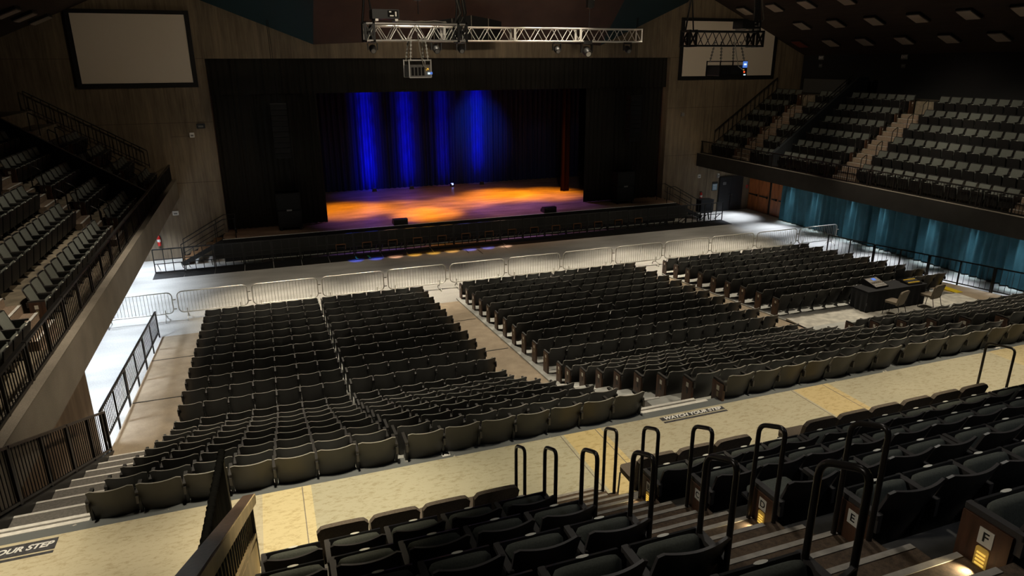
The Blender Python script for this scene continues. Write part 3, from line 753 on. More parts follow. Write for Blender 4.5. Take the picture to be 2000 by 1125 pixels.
d = MB(); d.beam((.15, .02, .42), (.15, .55, .02), .03, .03); d.beam((w_sb-.15, .02, .42), (w_sb-.15, .55, .02), .03, .03); sb['brace'] = d.mesh('brace', [M['black']])
for i in range(n_sb):
    x = -5.15+w_sb*i
    t = thing('stage_barrier', f'black {"open framed" if i < 2 else "panelled"} stage barrier, {ORD[i+1]} from the near balcony', 'barrier', (x, 33.32, 0), 0, 'black barriers along the stage front')
    for k in ('frame', 'mesh_panel', 'base_plate', 'step', 'brace'):
        if k == 'mesh_panel' and (i < 2 or i > 21): continue
        if k == 'step' and not 5 < i < 20: continue
        o = bpy.data.objects.new(k, sb[k]); COL.objects.link(o); o.parent = t

# ================================================================== STAGE
def curtain(name, x0, x1, y, z0, z1, fold, amp, mtl, lab, seed=0, axis='x', nv=6, cat='curtain', flare=0):
    rnd = random.Random(seed); n = max(2, int(abs(x1-x0)/fold)); ph = [rnd.uniform(-.5, .5) for _ in range(n+2)]; am = [rnd.uniform(.25, 1.45) for _ in range(n+2)]
    def fn(u, v):
        k = u*n; i = int(k); w = k-i
        a = am[i]*(1-w)+am[i+1]*w; p = ph[i]*(1-w)+ph[i+1]*w
        o = amp*a*math.sin(2*PI*k+p)*(1-.25*v)+.3*amp*math.sin(4.7*k+p)
        t = x0+(x1-x0)*u+.2*fold*p*(1-v)
        return (t, y+o, z0+(z1-z0)*v) if axis == 'x' else (y+o, t, z0+(z1-z0)*v)
    d = MB(); d.sheet(fn, n*8, nv)
    return tag(obj(name, d, mtl), lab, cat)
curtain('stage_backdrop_curtain', 2.0, 21.5, 45.3, 1.12, 11.5, .36, .13, M['velour'], 'pleated backdrop curtain washed with blue light at the stage rear', 3)
curtain('stage_leg_curtain', -1.95, 2.84, 36.3, 1.12, 9.5, .26, .045, M['drape'], 'black pleated curtain closing the stage on the near balcony side', 4)
curtain('stage_leg_curtain', 17.6, 22.5, 36.3, 1.12, 9.5, .26, .045, M['drape'], 'black pleated curtain closing the stage on the far balcony side', 5)
curtain('valance_curtain', -1.98, 22.58, 36.0, 7.62, 9.4, .28, .04, M['drape'], 'black pleated valance across the top of the stage opening', 6, nv=3)
curtain('wing_curtain', 17.8, 18.4, 40.1, 1.12, 11, .2, .05, M['brownleg'], 'narrow reddish brown wing curtain beside the amber stage light', 7)
curtain('teal_curtain', 16, 32.25, 28.62, .06, 2.97, .34, .11, M['teal'], 'long pleated teal curtain hanging under the far balcony', 8, axis='y', nv=8)
b = MB(); b.cyl((28.55, 16, 2.93), (28.55, 32.3, 2.93), .03, 8); tag(obj('curtain_track', b, M['blackm']), 'black track carrying the teal curtain under the balcony', 'curtain track')
for i, x in enumerate((6.6, 9.05, 11.82, 13.9)):
    t = thing('floor_lamp_unit', f'small blue wash light on the stage floor, {ORD[i+1]} along the backdrop curtain', 'stage light', (x, 44.55, 1.1))
    d = MB(); d.box(-.12, .12, -.10, .10, .06, .20); d.box(-.15, .15, -.05, .05, 0, .06); obj('housing', d, M['black'], t)
    d = MB(); d.add([(.09*math.cos(a*PI/6), .09*math.sin(a*PI/6), .203) for a in range(12)], [tuple(range(12))]); 
    if i == 2: d.obox((0, -.10, .14), (.055, 0, 0), (0, .004, 0), (0, 0, .03))
    obj('lens', d, M['bluelamp'] if i == 2 else M['bluedim'], t)
for i, x in enumerate((5.95, 14.28)):
    t = thing('stage_monitor', f'black wedge monitor speaker on the stage edge, {["near", "far"][i]} side', 'speaker', (x, 34.55, 1.1))
    d = MB(); d.prism([(-.28, 0), (.30, 0), (.30, .10), (.05, .30), (-.28, .30)], 'x', 0, .72); obj('cabinet', d, M['black'], t, .01)
    d = MB(); d.obox((.36, .175, .205), (.32, 0, 0), (0, .115, -.085), (0, .005, .007)); obj('grille', d, M['grey_dim'], t)
for i, (x, nm) in enumerate(((.38, 'near'), (19.15, 'far'))):
    t = thing('loudspeaker_stack', f'black wheeled loudspeaker stack on the {nm} balcony side of the stage', 'speaker', (x, 35.4, 1.1))
    for q in range(2):
        d = MB(); d.rbox(0, 1.15, -.35, .45, .14+.88*q, 1.0+.88*q, .03); c = obj('cabinet', d, M['speaker'], t)
        g = MB(); g.box(.05, 1.10, -.366, -.352, .19+.88*q, .95+.88*q); obj('grille', g, M['grey_dim2'], c)
    for xx in (.12, 1.03):
        w = MB(); w.cyl((xx-.03, -.30, .07), (xx+.03, -.30, .07), .07, 12); obj('caster', w, M['grey_dim2'], t)
    g = MB(); g.box(.45, .7, -.372, -.366, .98, 1.06); obj('badge', g, M['grey'], t)
for i, (x, nm, zc) in enumerate(((.95, 'near', 10.9), (19.95, 'far', 12.2))):
    t = thing('line_array', f'black hanging line array speaker on the {nm} balcony side of the stage', 'speaker', (x, 35.0, 4.7))
    for q in range(10):
        a = .05*(9-q)*.35; z = .25*q
        d = MB(); d.prism([(-.30, z+.01), (.22, z+.03), (.22, z+.22), (-.30, z+.24)], 'x', -.36, .36); d.box(-.34, .34, -.31, -.30, z+.03, z+.07, 1); obj('speaker_box', d, [M['speaker'], M['grey_dim2']], t)
    d = MB(); d.box(-.36, .36, -.3, .3, 2.5, 2.56); obj('flying_frame', d, M['blackm'], t)
    for dx in (-.06, .06):
        d = MB(); d.tube([(dx, 0, 2.55), (dx*.5-.08*(i == 0), 0, zc-4.7)], .012, 5); obj('cable', d, M['grey_dim2'], t)
M['green'] = mat('green_tape', (.03, .22, .06), .6)
for i, x in enumerate((3.75, 4.35)):
    d = MB(); d.obox((x, 32.6, .042), (.05, .0, 0), (-.02, .22, .008), (0, 0, .004)); tag(obj('tape_mark', d, M['green']), f'green tape mark on the stage barrier base, {["near", "far"][i]} one of the pair', 'tape mark')
# steps to the stage with their rails
for i, (x0, sx, nm) in enumerate(((-4.1, 1, 'near'), (24.6, -1, 'far'))):
    t = thing('stage_steps', f'stage steps with brown treads on the {nm} balcony side', 'steps', (x0, 34.35, 0))
    for q in range(5):
        d = MB(); xa = sx*.36*q; d.box(min(xa, xa+sx*.38), max(xa, xa+sx*.38), 0, 1.1, .16+.19*q, .20+.19*q); obj('tread', d, M['steptread'], t)
    for yy in (0, 1.1): d = MB(); d.beam((0, yy, .05), (sx*2.0, yy, 1.05), .05, .2); obj('stringer', d, M['black'], t)
    d = MB()
    for yy in (0, 1.1):
        d.tube([(sx*.05, yy, .1), (sx*.05, yy, 1.0), (sx*2.0, yy, 2.05), (sx*2.5, yy, 2.05), (sx*2.5, yy, 1.1)], .022, 6); d.tube([(sx*.05, yy, .55), (sx*2.0, yy, 1.6)], .016, 6); d.cyl((sx*1.6, yy, .9), (sx*1.6, yy, 1.83), .018, 6)
    obj('handrail', d, M['blackm'], t)
# moulded case on a stand beside the far steps
t = thing('rolling_case', 'dark blue rounded case on a stand beside the far stage steps', 'case', (24.35, 33.75, 0))
d = MB(); d.rbox(-.42, .42, -.25, .25, .52, 1.27, .10, n=4); obj('body', d, M['navy2'], t, .02)
d = MB(); d.rbox(-.44, .44, -.27, .27, 1.2, 1.3, .04); obj('lid', d, M['navy2'], t)
for q, (a, c) in enumerate((((-.25, 0, .52), (-.25, 0, .03)), ((.25, 0, .52), (.38, 0, .03)))):
    d = MB(); d.beam(a, c, .06, .06); obj('leg', d, M['black'], t)
# doors, notices, extinguishers on the stage wall
t = thing('door_1', 'black double door in the concrete wall right of the stage', 'door', (26.72, WY, 0)); t['kind'] = 'structure'
d = MB(); d.box(-.06, 1.76, -.05, .02, 0, 2.2); obj('door_frame', d, M['black'], t)
for q in (0, 1):
    d = MB(); d.box(.0+.86*q, .84+.86*q, -.075, -.05, .02, 2.13); l = obj('leaf', d, M['doorblack'], t)
    d = MB(); d.cyl((.76+.18*q, -.10, 1.02), (.76+.18*q, -.07, 1.02), .035, 10); obj('knob', d, M['galv'], l)
d = MB(); d.rbox(.22, .46, -.08, -.076, 1.66, 1.84, .04); obj('notice', d, M['grey'], t)
for k, (ya, yb) in enumerate(((35.7, 33.8), (33.6, 32.35))):
    t = thing(f'door_{k+2}', ['pair of orange wooden doors with push bar nearest the stage wall', 'orange wooden door beside the end of the teal curtain'][k], 'door', (29.1, yb, 0)); t['kind'] = 'structure'
    n = 2; w = (ya-yb)/n
    d = MB(); d.box(-.06, .0, -.05, ya-yb+.05, 0, 2.12); obj('door_frame', d, M['black'], t)
    for q in range(n):
        d = MB(); d.box(-.10, -.055, w*q+.01, w*(q+1)-.01, .02, 2.05); d.box(-.103, -.10, w*q+.01, w*(q+1)-.01, .02, .22, 1); l = obj('leaf', d, [M['door_wood'], M['door_wood']], t)
        d = MB(); d.box(-.17, -.12, w*q+.08, w*(q+1)-.15, .98, 1.05); d.box(-.17, -.10, w*q+.08, w*q+.14, .95, 1.08); obj('push_bar', d, M['blackm'], l)
def extinguisher(x, y, z, lab):
    t = thing('fire_extinguisher', lab, 'fire extinguisher', (x, y, z))
    d = MB(); prof = [(0.0, 0), (.07, 0), (.08, .03), (.08, .40), (.06, .46), (.03, .50)]
    pts = [(0, 0, h) for _, h in prof]; d.tube([(0, 0, h) for r, h in prof[1:]], [r for r, h in prof[1:]], 12); obj('cylinder', d, M['red'], t)
    d = MB(); d.cyl((0, 0, .20), (0, 0, .32), .082, 12); obj('band', d, M['white'], t)
    d = MB(); d.box(-.09, .03, -.02, .02, .50, .56); d.cyl((0, 0, .48), (0, 0, .54), .022, 8); obj('valve', d, M['black'], t)
    d = MB(); d.tube([(.02, 0, .52), (.10, -.03, .48), (.12, -.04, .3), (.09, -.05, .12)], .012, 6); obj('hose', d, M['black'], t)
extinguisher(25.35, 35.6, .82, 'red fire extinguisher on the concrete wall near the black door')
extinguisher(-5.1, 35.6, .74, 'red fire extinguisher on the concrete wall under the near balcony')
t = thing('notice_board', 'pale blue notice in a dark frame left of the black door', 'notice', (26.38, WY, 1.34))
d = MB(); d.box(-.20, .20, -.03, 0, 0, .56); obj('frame', d, M['black'], t)
d = MB(); d.box(-.17, .17, -.036, -.03, .03, .42); d.box(-.12, .12, -.039, -.036, .33, .37, 1)
for q in range(4): d.box(-.12, .10, -.039, -.036, .09+.05*q, .105+.05*q, 1)
obj('sheet', d, [M['paper'], M['white']], t)
def wall_box(name, x, z, w, h, mtl, lab, cat):
    t = thing(name, lab, cat, (x, WY, z)); d = MB(); d.rbox(-w/2, w/2, -.09, 0, -h/2, h/2, .02); obj('housing', d, M[mtl], t)
    d = MB(); d.box(-w*.3, w*.3, -.096, -.09, -h*.25, h*.1); obj('front', d, M['grey'], t)
wall_box('wall_speaker', -2.55, 6.26, .36, .22, 'navy', 'small dark speaker box high on the wall beside the stage opening', 'speaker')
wall_box('emergency_light', -2.98, 5.86, .20, .22, 'white', 'small white emergency light on the wall below the speaker box', 'light fixture')
wall_box('emergency_light', -4.2, 2.25, .26, .20, 'white', 'white emergency light on the wall beneath the near balcony edge', 'light fixture')
wall_box('emergency_light', 25.14, 2.32, .20, .22, 'white', 'white emergency light on the wall above the far extinguisher', 'light fixture')
wall_box('emergency_light', 26.55, 2.28, .13, .24, 'white', 'small white lamp on the wall beside the black door top', 'light fixture')
wall_box('emergency_light', 23.65, 6.05, .2, .2, 'grey', 'small grey lamp on the wall below the far projection screen', 'light fixture')
wall_box('fire_alarm', 28.82, 1.45, .12, .2, 'red', 'small red fire alarm between black and wooden doors', 'fire alarm')
b = MB(); b.tube([(-2.98, WY-.015, 5.80), (-3.9, WY-.015, 5.80), (-3.9, WY-.015, 3.7)], .012, 5); tag(obj('conduit', b, M['concrete_plain']), 'thin conduit from the wall emergency light down the concrete', 'conduit')
# projection screens
for x0, x1, nm in ((-7.05, -2.58, 'near'), (23.32, 29.65, 'far')):
    t = thing('projection_screen', f'blank white projection screen with black border on the {nm} side of the stage', 'screen', ((x0+x1)/2, WY-.1, 8.2)); w = (x1-x0)/2
    d = MB(); d.box(-w, w, -.03, 0, 0, 2.9 if nm == 'near' else 3.02); obj('fabric', d, M['screen'], t)
    d = MB(); zt = 2.9 if nm == 'near' else 3.02
    d.box(-w-.18, w+.18, -.05, .06, -.20, .01); d.box(-w-.18, w+.18, -.05, .06, zt-.01, zt+.16); d.box(-w-.18, -w+.01, -.05, .06, 0, zt); d.box(w-.01, w+.18, -.05, .06, 0, zt); obj('border', d, M['black'], t)

# ================================================================== TRUSS AND RIGGING
def truss_mesh(L, S, r, rb, n, mi=0):
    d = MB(); c = [(0, 0), (S, 0), (S, S), (0, S)]
    for y, z in c: d.cyl((0, y, z), (L, y, z), r, 8)
    for i in range(n):
        xa, xm, xb = L*i/n+.04, L*(i+.5)/n, L*(i+1)/n-.04
        for (ya, za), (yb, zb) in ((c[0], c[3]), (c[1], c[2]), (c[0], c[1]), (c[3], c[2])):
            d.cyl((xa, ya, za), (xm, yb, zb), rb, 5); d.cyl((xm, yb, zb), (xb, ya, za), rb, 5)
    for x in (.02, L-.02):
        for a, q in ((0, 1), (1, 2), (2, 3), (3, 0)): d.cyl((x, *c[a]), (x, *c[q]), r*.9, 6)
    return d
tm = truss_mesh(2.79, .48, .028, .014, 4).mesh('truss_section', [M['alu']])
T0 = thing('lighting_truss', 'long silver box truss of four sections hanging before the stage', 'truss', (4.1, 26.4, 9.80))
for i in range(4):
    o = bpy.data.objects.new('truss_section', tm); COL.objects.link(o); o.parent = T0; o.location = (2.80*i, 0, 0)
bt = truss_mesh(2.90, .44, .026, .014, 4)
for k, (x, y, nm) in enumerate(((3.0, 20.0, 'near'), (13.3, 20.0, 'far'))):
    zt = 9.6 if k == 0 else 9.5
    t = thing('projector_truss', f'short {"silver" if k == 0 else "black"} box truss with black end frames carrying the {nm} projector', 'truss', (x, y, zt))
    o = obj('truss_section', truss_mesh(2.90, .44, .026, .014, 5), M['alu'] if k == 0 else M['blackm'], t)
    for xx in (0, 2.62):
        d = MB()
        for x2 in (xx, xx+.24):
            for yy in (-.03, .47): d.box(x2-.03, x2+.03, yy-.03, yy+.03, -.04, .48)
        for yy in (-.03, .47): d.beam((xx, yy, 0), (xx+.24, yy, .44), .04, .04); d.beam((xx+.24, yy, 0), (xx, yy, .44), .04, .04)
        for zz in (-.02, .46): d.beam((xx, -.06, zz), (xx, .50, zz), .05, .04); d.beam((xx+.24, -.06, zz), (xx+.24, .50, zz), .05, .04)
        obj('end_frame', d, M['black'], t)
    for xx in (.12, 2.75):
        d = MB(); d.tube([(xx-.15, .2, .45), (xx, .2, 1.6), (xx, .2, 3.4)], .03, 6); d.tube([(xx+.15, .2, .45), (xx, .2, 1.6)], .025, 6); obj('sling', d, M['blackm'], t)
    if k == 0:
        d = MB()
        for q in range(5):
            rn = random.Random(q); d.tube([(.9+.35*i, .1+rn.uniform(-.1, .1), .47+rn.uniform(0, .07)) for i in range(5)], .014, 5)
        obj('cable_bundle', d, M['cable'], t)
    # hanging projector
    p = thing('hanging_projector', f'black video projector hung on chains below the {nm} projector truss', 'projector', ((4.13 if k == 0 else 14.45), y+.1, 8.62 if k == 0 else 8.55))
    w = .62 if k == 0 else 1.05
    d = MB(); d.rbox(0, w, -.25, .45, 0, .34, .03); obj('body', d, M['projgrey'] if k == 0 else M['black'], p)
    d = MB()
    for yy in (-.27, .47):
        for zz in (.0, .46): d.beam((0, yy, zz), (w, yy, zz), .03, .03)
        for xx in (0, w): d.beam((xx, yy, 0), (xx, yy, .48), .03, .03)
    obj('cage', d, M['alu'] if k == 0 else M['blackm'], p)
    d = MB()
    for q in range(4): d.box(.06+.1*q, .13+.1*q, -.262, -.252, .05, .27)
    obj('vents', d, M['grey_dim2'], p)
    for xx in (.06, w-.06):
        for yy in (-.2, .4):
            c = MB(); c.tube([(xx, yy, .46), (xx*.8+.08, yy*.6+.05, 1.06)], .016, 6)
            for q in range(7): f = q/6; c.obox((xx+(xx*-.2+.08)*f, yy+(yy*-.4+.05)*f, .46+.6*f), (.026, 0, 0), (0, .026, 0), (0, 0, .022))
            obj('chain', c, M['galv'] if k == 0 else M['galvdim'], p)
    c = MB(); c.tube([(w*.45, -.2, 1.3), (w*.5, -.35, .7), (w*.65, -.32, .3), (w*.9, -.3, .16)], .014, 6); obj('cable', c, M['cable'], p)
    d = MB()
    if k == 1:
        d.box(w-.17, w, -.30, -.285, .26, .46, 0); d.box(w-.14, w-.04, -.306, -.30, .34, .39, 1); d.box(w-.17, w, -.30, -.285, .0, .26, 4)
        d.box(w-.13, w-.08, -.306, -.30, .10, .15, 2); d.box(w-.15, w-.12, -.306, -.30, .18, .21, 3); d.box(w-.12, w-.04, -.306, -.30, .02, .05, 1)
    else:
        d.box(w-.14, w-.08, -.30, -.285, .19, .24, 3); d.box(w-.10, w-.04, -.30, -.285, .08, .13, 1); d.box(w-.03, w+.03, -.30, -.285, .08, .14, 0)
    obj('control_panel', d, [M['lcd'], M['lcdw'], M['ledred'], M['ledamber'], M['black']], p)
    # upper projector standing on the truss
    p = thing('top_projector', f'black projector standing on top of the {nm} projector truss', 'projector', ((3.22 if k == 0 else 15.3), y, 10.10 if k == 0 else 9.98))
    d = MB(); d.rbox(0, .74, -.02, .5, .06, .30, .02); obj('body', d, M['black'], p)
    d = MB(); d.box(.42, .70, -.03, -.02, .10, .27); d.box(.46, .52, -.035, -.03, .22, .25, 1); d.box(.62, .66, -.035, -.03, .12, .24, 1); d.box(.48, .58, -.035, -.03, .12, .15, 1); obj('rear_panel', d, [M['grey_dim2'], M['galv']], p)
    for xx in (.08, .62):
        d = MB(); d.box(xx, xx+.08, 0, .45, 0, .06); obj('foot', d, M['galv'], p)
# chain hoists and cable looms
for i, (x, y, z, lab) in enumerate(((4.55, 20.25, 10.9, 'black chain hoist above the near projector truss'), (12.95, 26.6, 11.3, 'black chain hoist above the far end of the silver truss'))):
    t = thing('chain_hoist', lab, 'hoist', (x, y, z))
    d = MB(); d.rbox(-.12, .12, -.1, .1, -.25, .35, .04); d.box(.10, .18, -.06, .06, -.2, .1); obj('motor', d, M['black'], t)
    d = MB(); d.cyl((0, 0, .35), (0, 0, 2.5), .012, 5); d.cyl((0, 0, -.25), (0, 0, 10.3-z), .016, 5); obj('chain', d, M['blackm'], t)
    d = MB(); d.cyl((.14, -.08, .05), (.15, -.07, .09), .03, 8); obj('hook', d, M['galv'], t)
for k, (x, y, nm) in enumerate(((5.62, 20.2, 'near'), (15.9, 20.2, 'far'))):
    t = thing('cable_loom', f'bundle of dark cables dropping to the {nm} projector truss', 'cables', (x, y, 10.0))
    rn = random.Random(k+3)
    for q in range(7):
        dx = rn.uniform(-.14, .14); lp = rn.uniform(.05, .32)
        d = MB(); d.tube([(dx, 0, 3.2), (dx*1.2, .03, 1.6), (dx+lp*.6, -.02, .7), (dx+lp, 0, .35), (dx+lp*.4, .05, .12), (dx*.3, .1, .05)], .014+.008*(q % 2), 6); obj('cable', d, M['blackm'] if q % 3 else M['cable_dim'], t)
for i, (x, z, sc_, lab) in enumerate(((4.21, 9.72, 1, 'leftmost'), (6.58, 9.75, 1.1, 'second'), (7.54, 9.72, 1, 'third'), (11.5, 9.72, 1, 'fourth'), (12.81, 9.72, 1.35, 'large fifth'), (14.68, 9.72, 1, 'rightmost'))):
    t = thing('moving_head_light', f'black moving head stage light under the silver truss, {lab} of the six', 'stage light', (x, 26.5, z)); t.scale = (sc_,)*3
    d = MB(); d.rbox(-.14, .14, -.10, .10, -.02, .08, .02); obj('base', d, M['black'], t)
    d = MB()
    for s_ in (-1, 1): d.prism([(-.05, -.02), (.05, -.02), (.035, -.26), (-.035, -.26)], 'x', s_*.17-.02, s_*.17+.02)
    obj('yoke', d, M['black'], t)
    d = MB(); d.tube([(0, .13, -.14), (0, .06, -.18), (0, -.10, -.27), (0, -.15, -.30)], [.08, .13, .12, .10], 12); h = obj('head', d, M['black'], t)
    d = MB(); cdir = Vector((0, -.05, -.03)).normalized(); d.tube([(0, -.152, -.301), (0, -.156, -.303)], .075, 12); obj('lens', d, M['lensw' if i == 4 else 'lens'], h)
# centre speaker cluster behind the truss
t = thing('speaker_cluster', 'fan of four flat dark panels hanging at the stage ceiling', 'speaker', (9.9, 33.3, 10.0))
xs = [-1.65, -.8, .12, 1.0, 1.75]; zs = [.88, 1.0, 1.14, 1.02, .9]
for q in range(4):
    d = MB(); y0, y1 = [(.3, .1), (.1, 0), (0, .1), (.1, .3)][q]
    d.add([(xs[q]+.015, y0, 0), (xs[q+1]-.015, y1, 0), (xs[q+1]-.015, y1, zs[q+1]), (xs[q]+.015, y0, zs[q]), (xs[q]+.015, y0+.5, 0), (xs[q+1]-.015, y1+.5, 0), (xs[q+1]-.015, y1+.5, zs[q+1]), (xs[q]+.015, y0+.5, zs[q])], [(0, 1, 2, 3), (7, 6, 5, 4), (3, 2, 6, 7), (0, 4, 5, 1), (0, 3, 7, 4), (1, 5, 6, 2)])
    d.cyl((xs[q], y0-.01, 0), (xs[q], y0-.01, zs[q]), .018, 6, 1); obj('panel', d, [M['speaker'], M['concrete_plain']], t)  # pale rod paints the lit edge of each panel
b = MB(); b.tube([(15.4, 26.6, 10.3), (15.9, 30, 10.2), (16.2, 34, 10.4)], .01, 4); tag(obj('rigging_wire', b, M['blackm']), 'thin dark wire running from the far truss end to the wall', 'cable')

# ================================================================== MIXING DESK
ZD = .72
t = thing('draped_table', 'long folding table under a black pleated cloth for the mixing desk', 'table', (19.1, 16.75, ZD))
d = MB(); d.rbox(-.05, 2.66, -.02, .72, .715, .74, .02, axis='z'); obj('table_top', d, M['cloth'], t)
d = MB(); per = [(-.04, -.01), (2.65, -.01), (2.65, .71), (-.04, .71)]
def skirt(u, v):
    s_ = u*4; i = min(3, int(s_)); w = s_-i; a, c = per[i], per[(i+1) % 4]
    x = a[0]+(c[0]-a[0])*w; y = a[1]+(c[1]-a[1])*w; o = .025*(1-v)*math.sin(w*(60 if i % 2 == 0 else 20)*1.0)
    nx, ny = [(0, -1), (1, 0), (0, 1), (-1, 0)][i]; return (x+nx*o, y+ny*o, .01+.71*v)
d.sheet(skirt, 200, 4); obj('table_skirt', d, M['cloth'], t)
t = thing('mixing_console', 'grey audio mixing console with blue screen on the draped table', 'mixer', (19.58, 16.95, ZD+.74), .08)
d = MB(); d.prism([(-.02, 0), (.58, 0), (.58, .20), (.50, .21), (-.02, .05)], 'x', 0, .62); obj('chassis', d, M['black'], t, .008)
def top(x, y): return (x, y, .052+(.21-.05)*(y+.02)/.52)
d = MB(); d.add([top(.02, 0), top(.60, 0), top(.60, .49), top(.02, .49)], [(0, 1, 2, 3)]); obj('panel', d, M['console'], t)
d = MB(); d.add([tuple(a+c for a, c in zip(top(x, y), (0, -.002, .006))) for x, y in ((.28, .34), (.44, .34), (.44, .46), (.28, .46))], [(0, 1, 2, 3)]); obj('screen', d, M['lcd'], t)
d = MB(); kx = MB(); rn = random.Random(2)
for q in range(16):
    p = Vector(top(.05+.034*q, .07+rn.uniform(0, .05))); d.box(p.x-.008, p.x+.008, p.y-.014, p.y+.014, p.z, p.z+.018)
    for w in range(3): p = Vector(top(.05+.034*q, .19+.035*w)); kx.box(p.x-.009, p.x+.009, p.y-.009, p.y+.009, p.z, p.z+.012, (q+w) % 3)
obj('faders', d, M['white'], t); obj('buttons', kx, [M['orange'], M['plate'], M['grey']], t)
t = thing('lighting_console', 'lighting console with amber buttons beside the laptop on the draped table', 'lighting desk', (21.0, 16.85, ZD+.74), -.03)
d = MB(); d.prism([(0, 0), (.36, 0), (.36, .10), (0, .04)], 'x', 0, .62); obj('chassis', d, M['black'], t, .006)
d = MB()
for q in range(10):
    for w in range(4): d.box(.05+.052*q, .085+.052*q, .05+.07*w, .09+.07*w, .045+.0117*(w+1)*1.1, .06+.0117*(w+1)*1.1, (q*3+w) % 3 != 0)
obj('buttons', d, [M['ledambdim'], M['grey']], t)
t = thing('laptop', 'open black laptop standing behind the amber lit lighting console', 'laptop', (21.12, 17.24, ZD+.74), .12); t.scale = (1.25, 1.1, 1.25)
d = MB(); d.box(0, .40, 0, .22, 0, .02); obj('keyboard_base', d, M['black'], t)
d = MB(); d.obox((.20, .245, .15), (.20, 0, 0), (0, .02, .14), (0, .006, -.001)); d.obox((.20, .238, .15), (.185, 0, 0), (0, .018, .125), (0, .003, 0), 1); obj('screen', d, [M['black'], M['navy']], t)
def side_chair(x, y, z, rz, lab, mtl, name='side_chair', group=None, proto=[None, None]):
    key = 0
    t = thing(name, lab, 'chair', (x, y, z), rz, group)
    if (mtl, 'me') not in CH:
        me = {}
        d = MB(); d.rbox(-.235, .235, -.02, .45, .43, .50, .06, axis='z', n=4); me['seat'] = d.mesh('seat', [M[mtl]])
        d = MB()
        def bk(o):
            def fn(u, v):
                s = 2*u-1; e = .265-.02*(1-v); zz = .40+.50*v-.05*max(0, (abs(s)-.75)/.25)**2*(v**6)+.02*(1-s*s)*v
                return (e*s, -.02-.10*v+.02*s*s+o, zz)
            return fn
        d.sheet(bk(0), 12, 8, bk(.062)); me['backrest'] = d.mesh('backrest', [M[mtl]])
        d = MB(); d.rbox(-.045, .045, -.072, -.064, .70, .75, .008); me['handle_slot'] = d.mesh('handle_slot', [M['blackm']])
        for s in (-1, 1):
            d = MB(); d.tube([(s*.22, .46, .0), (s*.22, .42, .40), (s*.21, .36, .44), (s*.20, .1, .44)], .012, 6); d.tube([(s*.22, -.14, 0), (s*.21, -.01, .42), (s*.22, -.05, .75)], .012, 6); me['leg%d' % s] = d.mesh('leg', [M['hoop']])
        CH[(mtl, 'me')] = me
    me = CH[(mtl, 'me')]
    for k, n in (('seat', 'seat'), ('backrest', 'backrest'), ('handle_slot', 'handle_slot'), ('leg-1', 'leg'), ('leg1', 'leg')):
        if k == 'handle_slot' and name == 'side_chair': continue
        o = bpy.data.objects.new(n, me[k]); COL.objects.link(o); o.parent = t
    return t
CH = {}
side_chair(19.9, 16.12, ZD-.02, .25, 'tan padded chair behind the mixing console', 'tan')
side_chair(21.62, 16.2, ZD-.02, .12, 'tan padded chair behind the laptop and lighting console', 'tan')
b = MB(); b.box(16.15, 24.0, 15.35, 17.3, .3, .70); struct('floor_platform', b, M['deskfloor'], 'level pale floor under the mixing desk', 'floor')

# ================================================================== FOREGROUND
xsA = [.36, .91, 1.47, 2.05]
for i, x in enumerate(xsA): side_chair(x, 6.30, ZC, 0, f'brown padded stacking chair {ORD[4-i]} from the stairs on the slatted railing side', 'brownpad', 'stacking_chair', 'brown chairs left of the stairs')
for i, x in enumerate((4.12, 4.67, 5.23, 6.63, 7.19, 7.75, 8.33, 8.90, 9.46)): side_chair(x, 6.30, ZC, 0, f'brown padded stacking chair, {ORD[i+1]} right of the stairs, {"before" if i < 3 else "after"} the row gap', 'brownpad', 'stacking_chair', 'brown chairs right of the stairs')
for k in range(7):
    for s, x in ((0, 2.40), (1, 3.56)):
        k0 = 1+3*k; ya = 6.85-.288*k0-.02; yb = ya-.285; za = ZC+.158*(k0+1); zb = za+.158
        if not inframe((x, yb, zb+.9), 30): continue
        d = MB(); d.tube(fillet([(x, ya, za), (x, ya, za+.90), (x, yb, za+1.02), (x, yb, zb)], .085), .0195, 10)
        lab = f'black hoop handrail at the row sign {"BCDEFGH"[k-1]} side of the stairs' if s and k else ('black hoop handrail at the stair foot beside the seated-row chairs' if s else f'black hoop handrail on the slatted railing side, {ORD[k+1]} up the stairs')
        tag(obj('hoop_handrail', d, M['hoop']), lab, 'handrail', 'hoop handrails along the stairs')
d = MB(); x = 11.2; d.tube(fillet([(x, 7.33, ZC), (x, 7.33, ZC+.90), (x, 6.86, ZC+.97), (x, 6.86, ZC+.1)], .09), .02, 10); tag(obj('hoop_handrail', d, M['hoop']), 'black hoop handrail standing alone on the far walkway', 'handrail')
b = MB()
for k in range(6): b.box(10.9, 12.2, 6.85-.288*k-.5, 6.85-.288*k, ZC, ZC+.158*(k+1)); b.box(10.9, 12.2, 6.85-.288*k-.05, 6.85-.288*k+.005, ZC+.158*(k+1)-.02, ZC+.158*(k+1)+.006, 1)
struct('stairs_tier', b, [M['tread'], M['nosing']], 'far stairs climbing from the walkway beyond the padded rows', 'stairs')
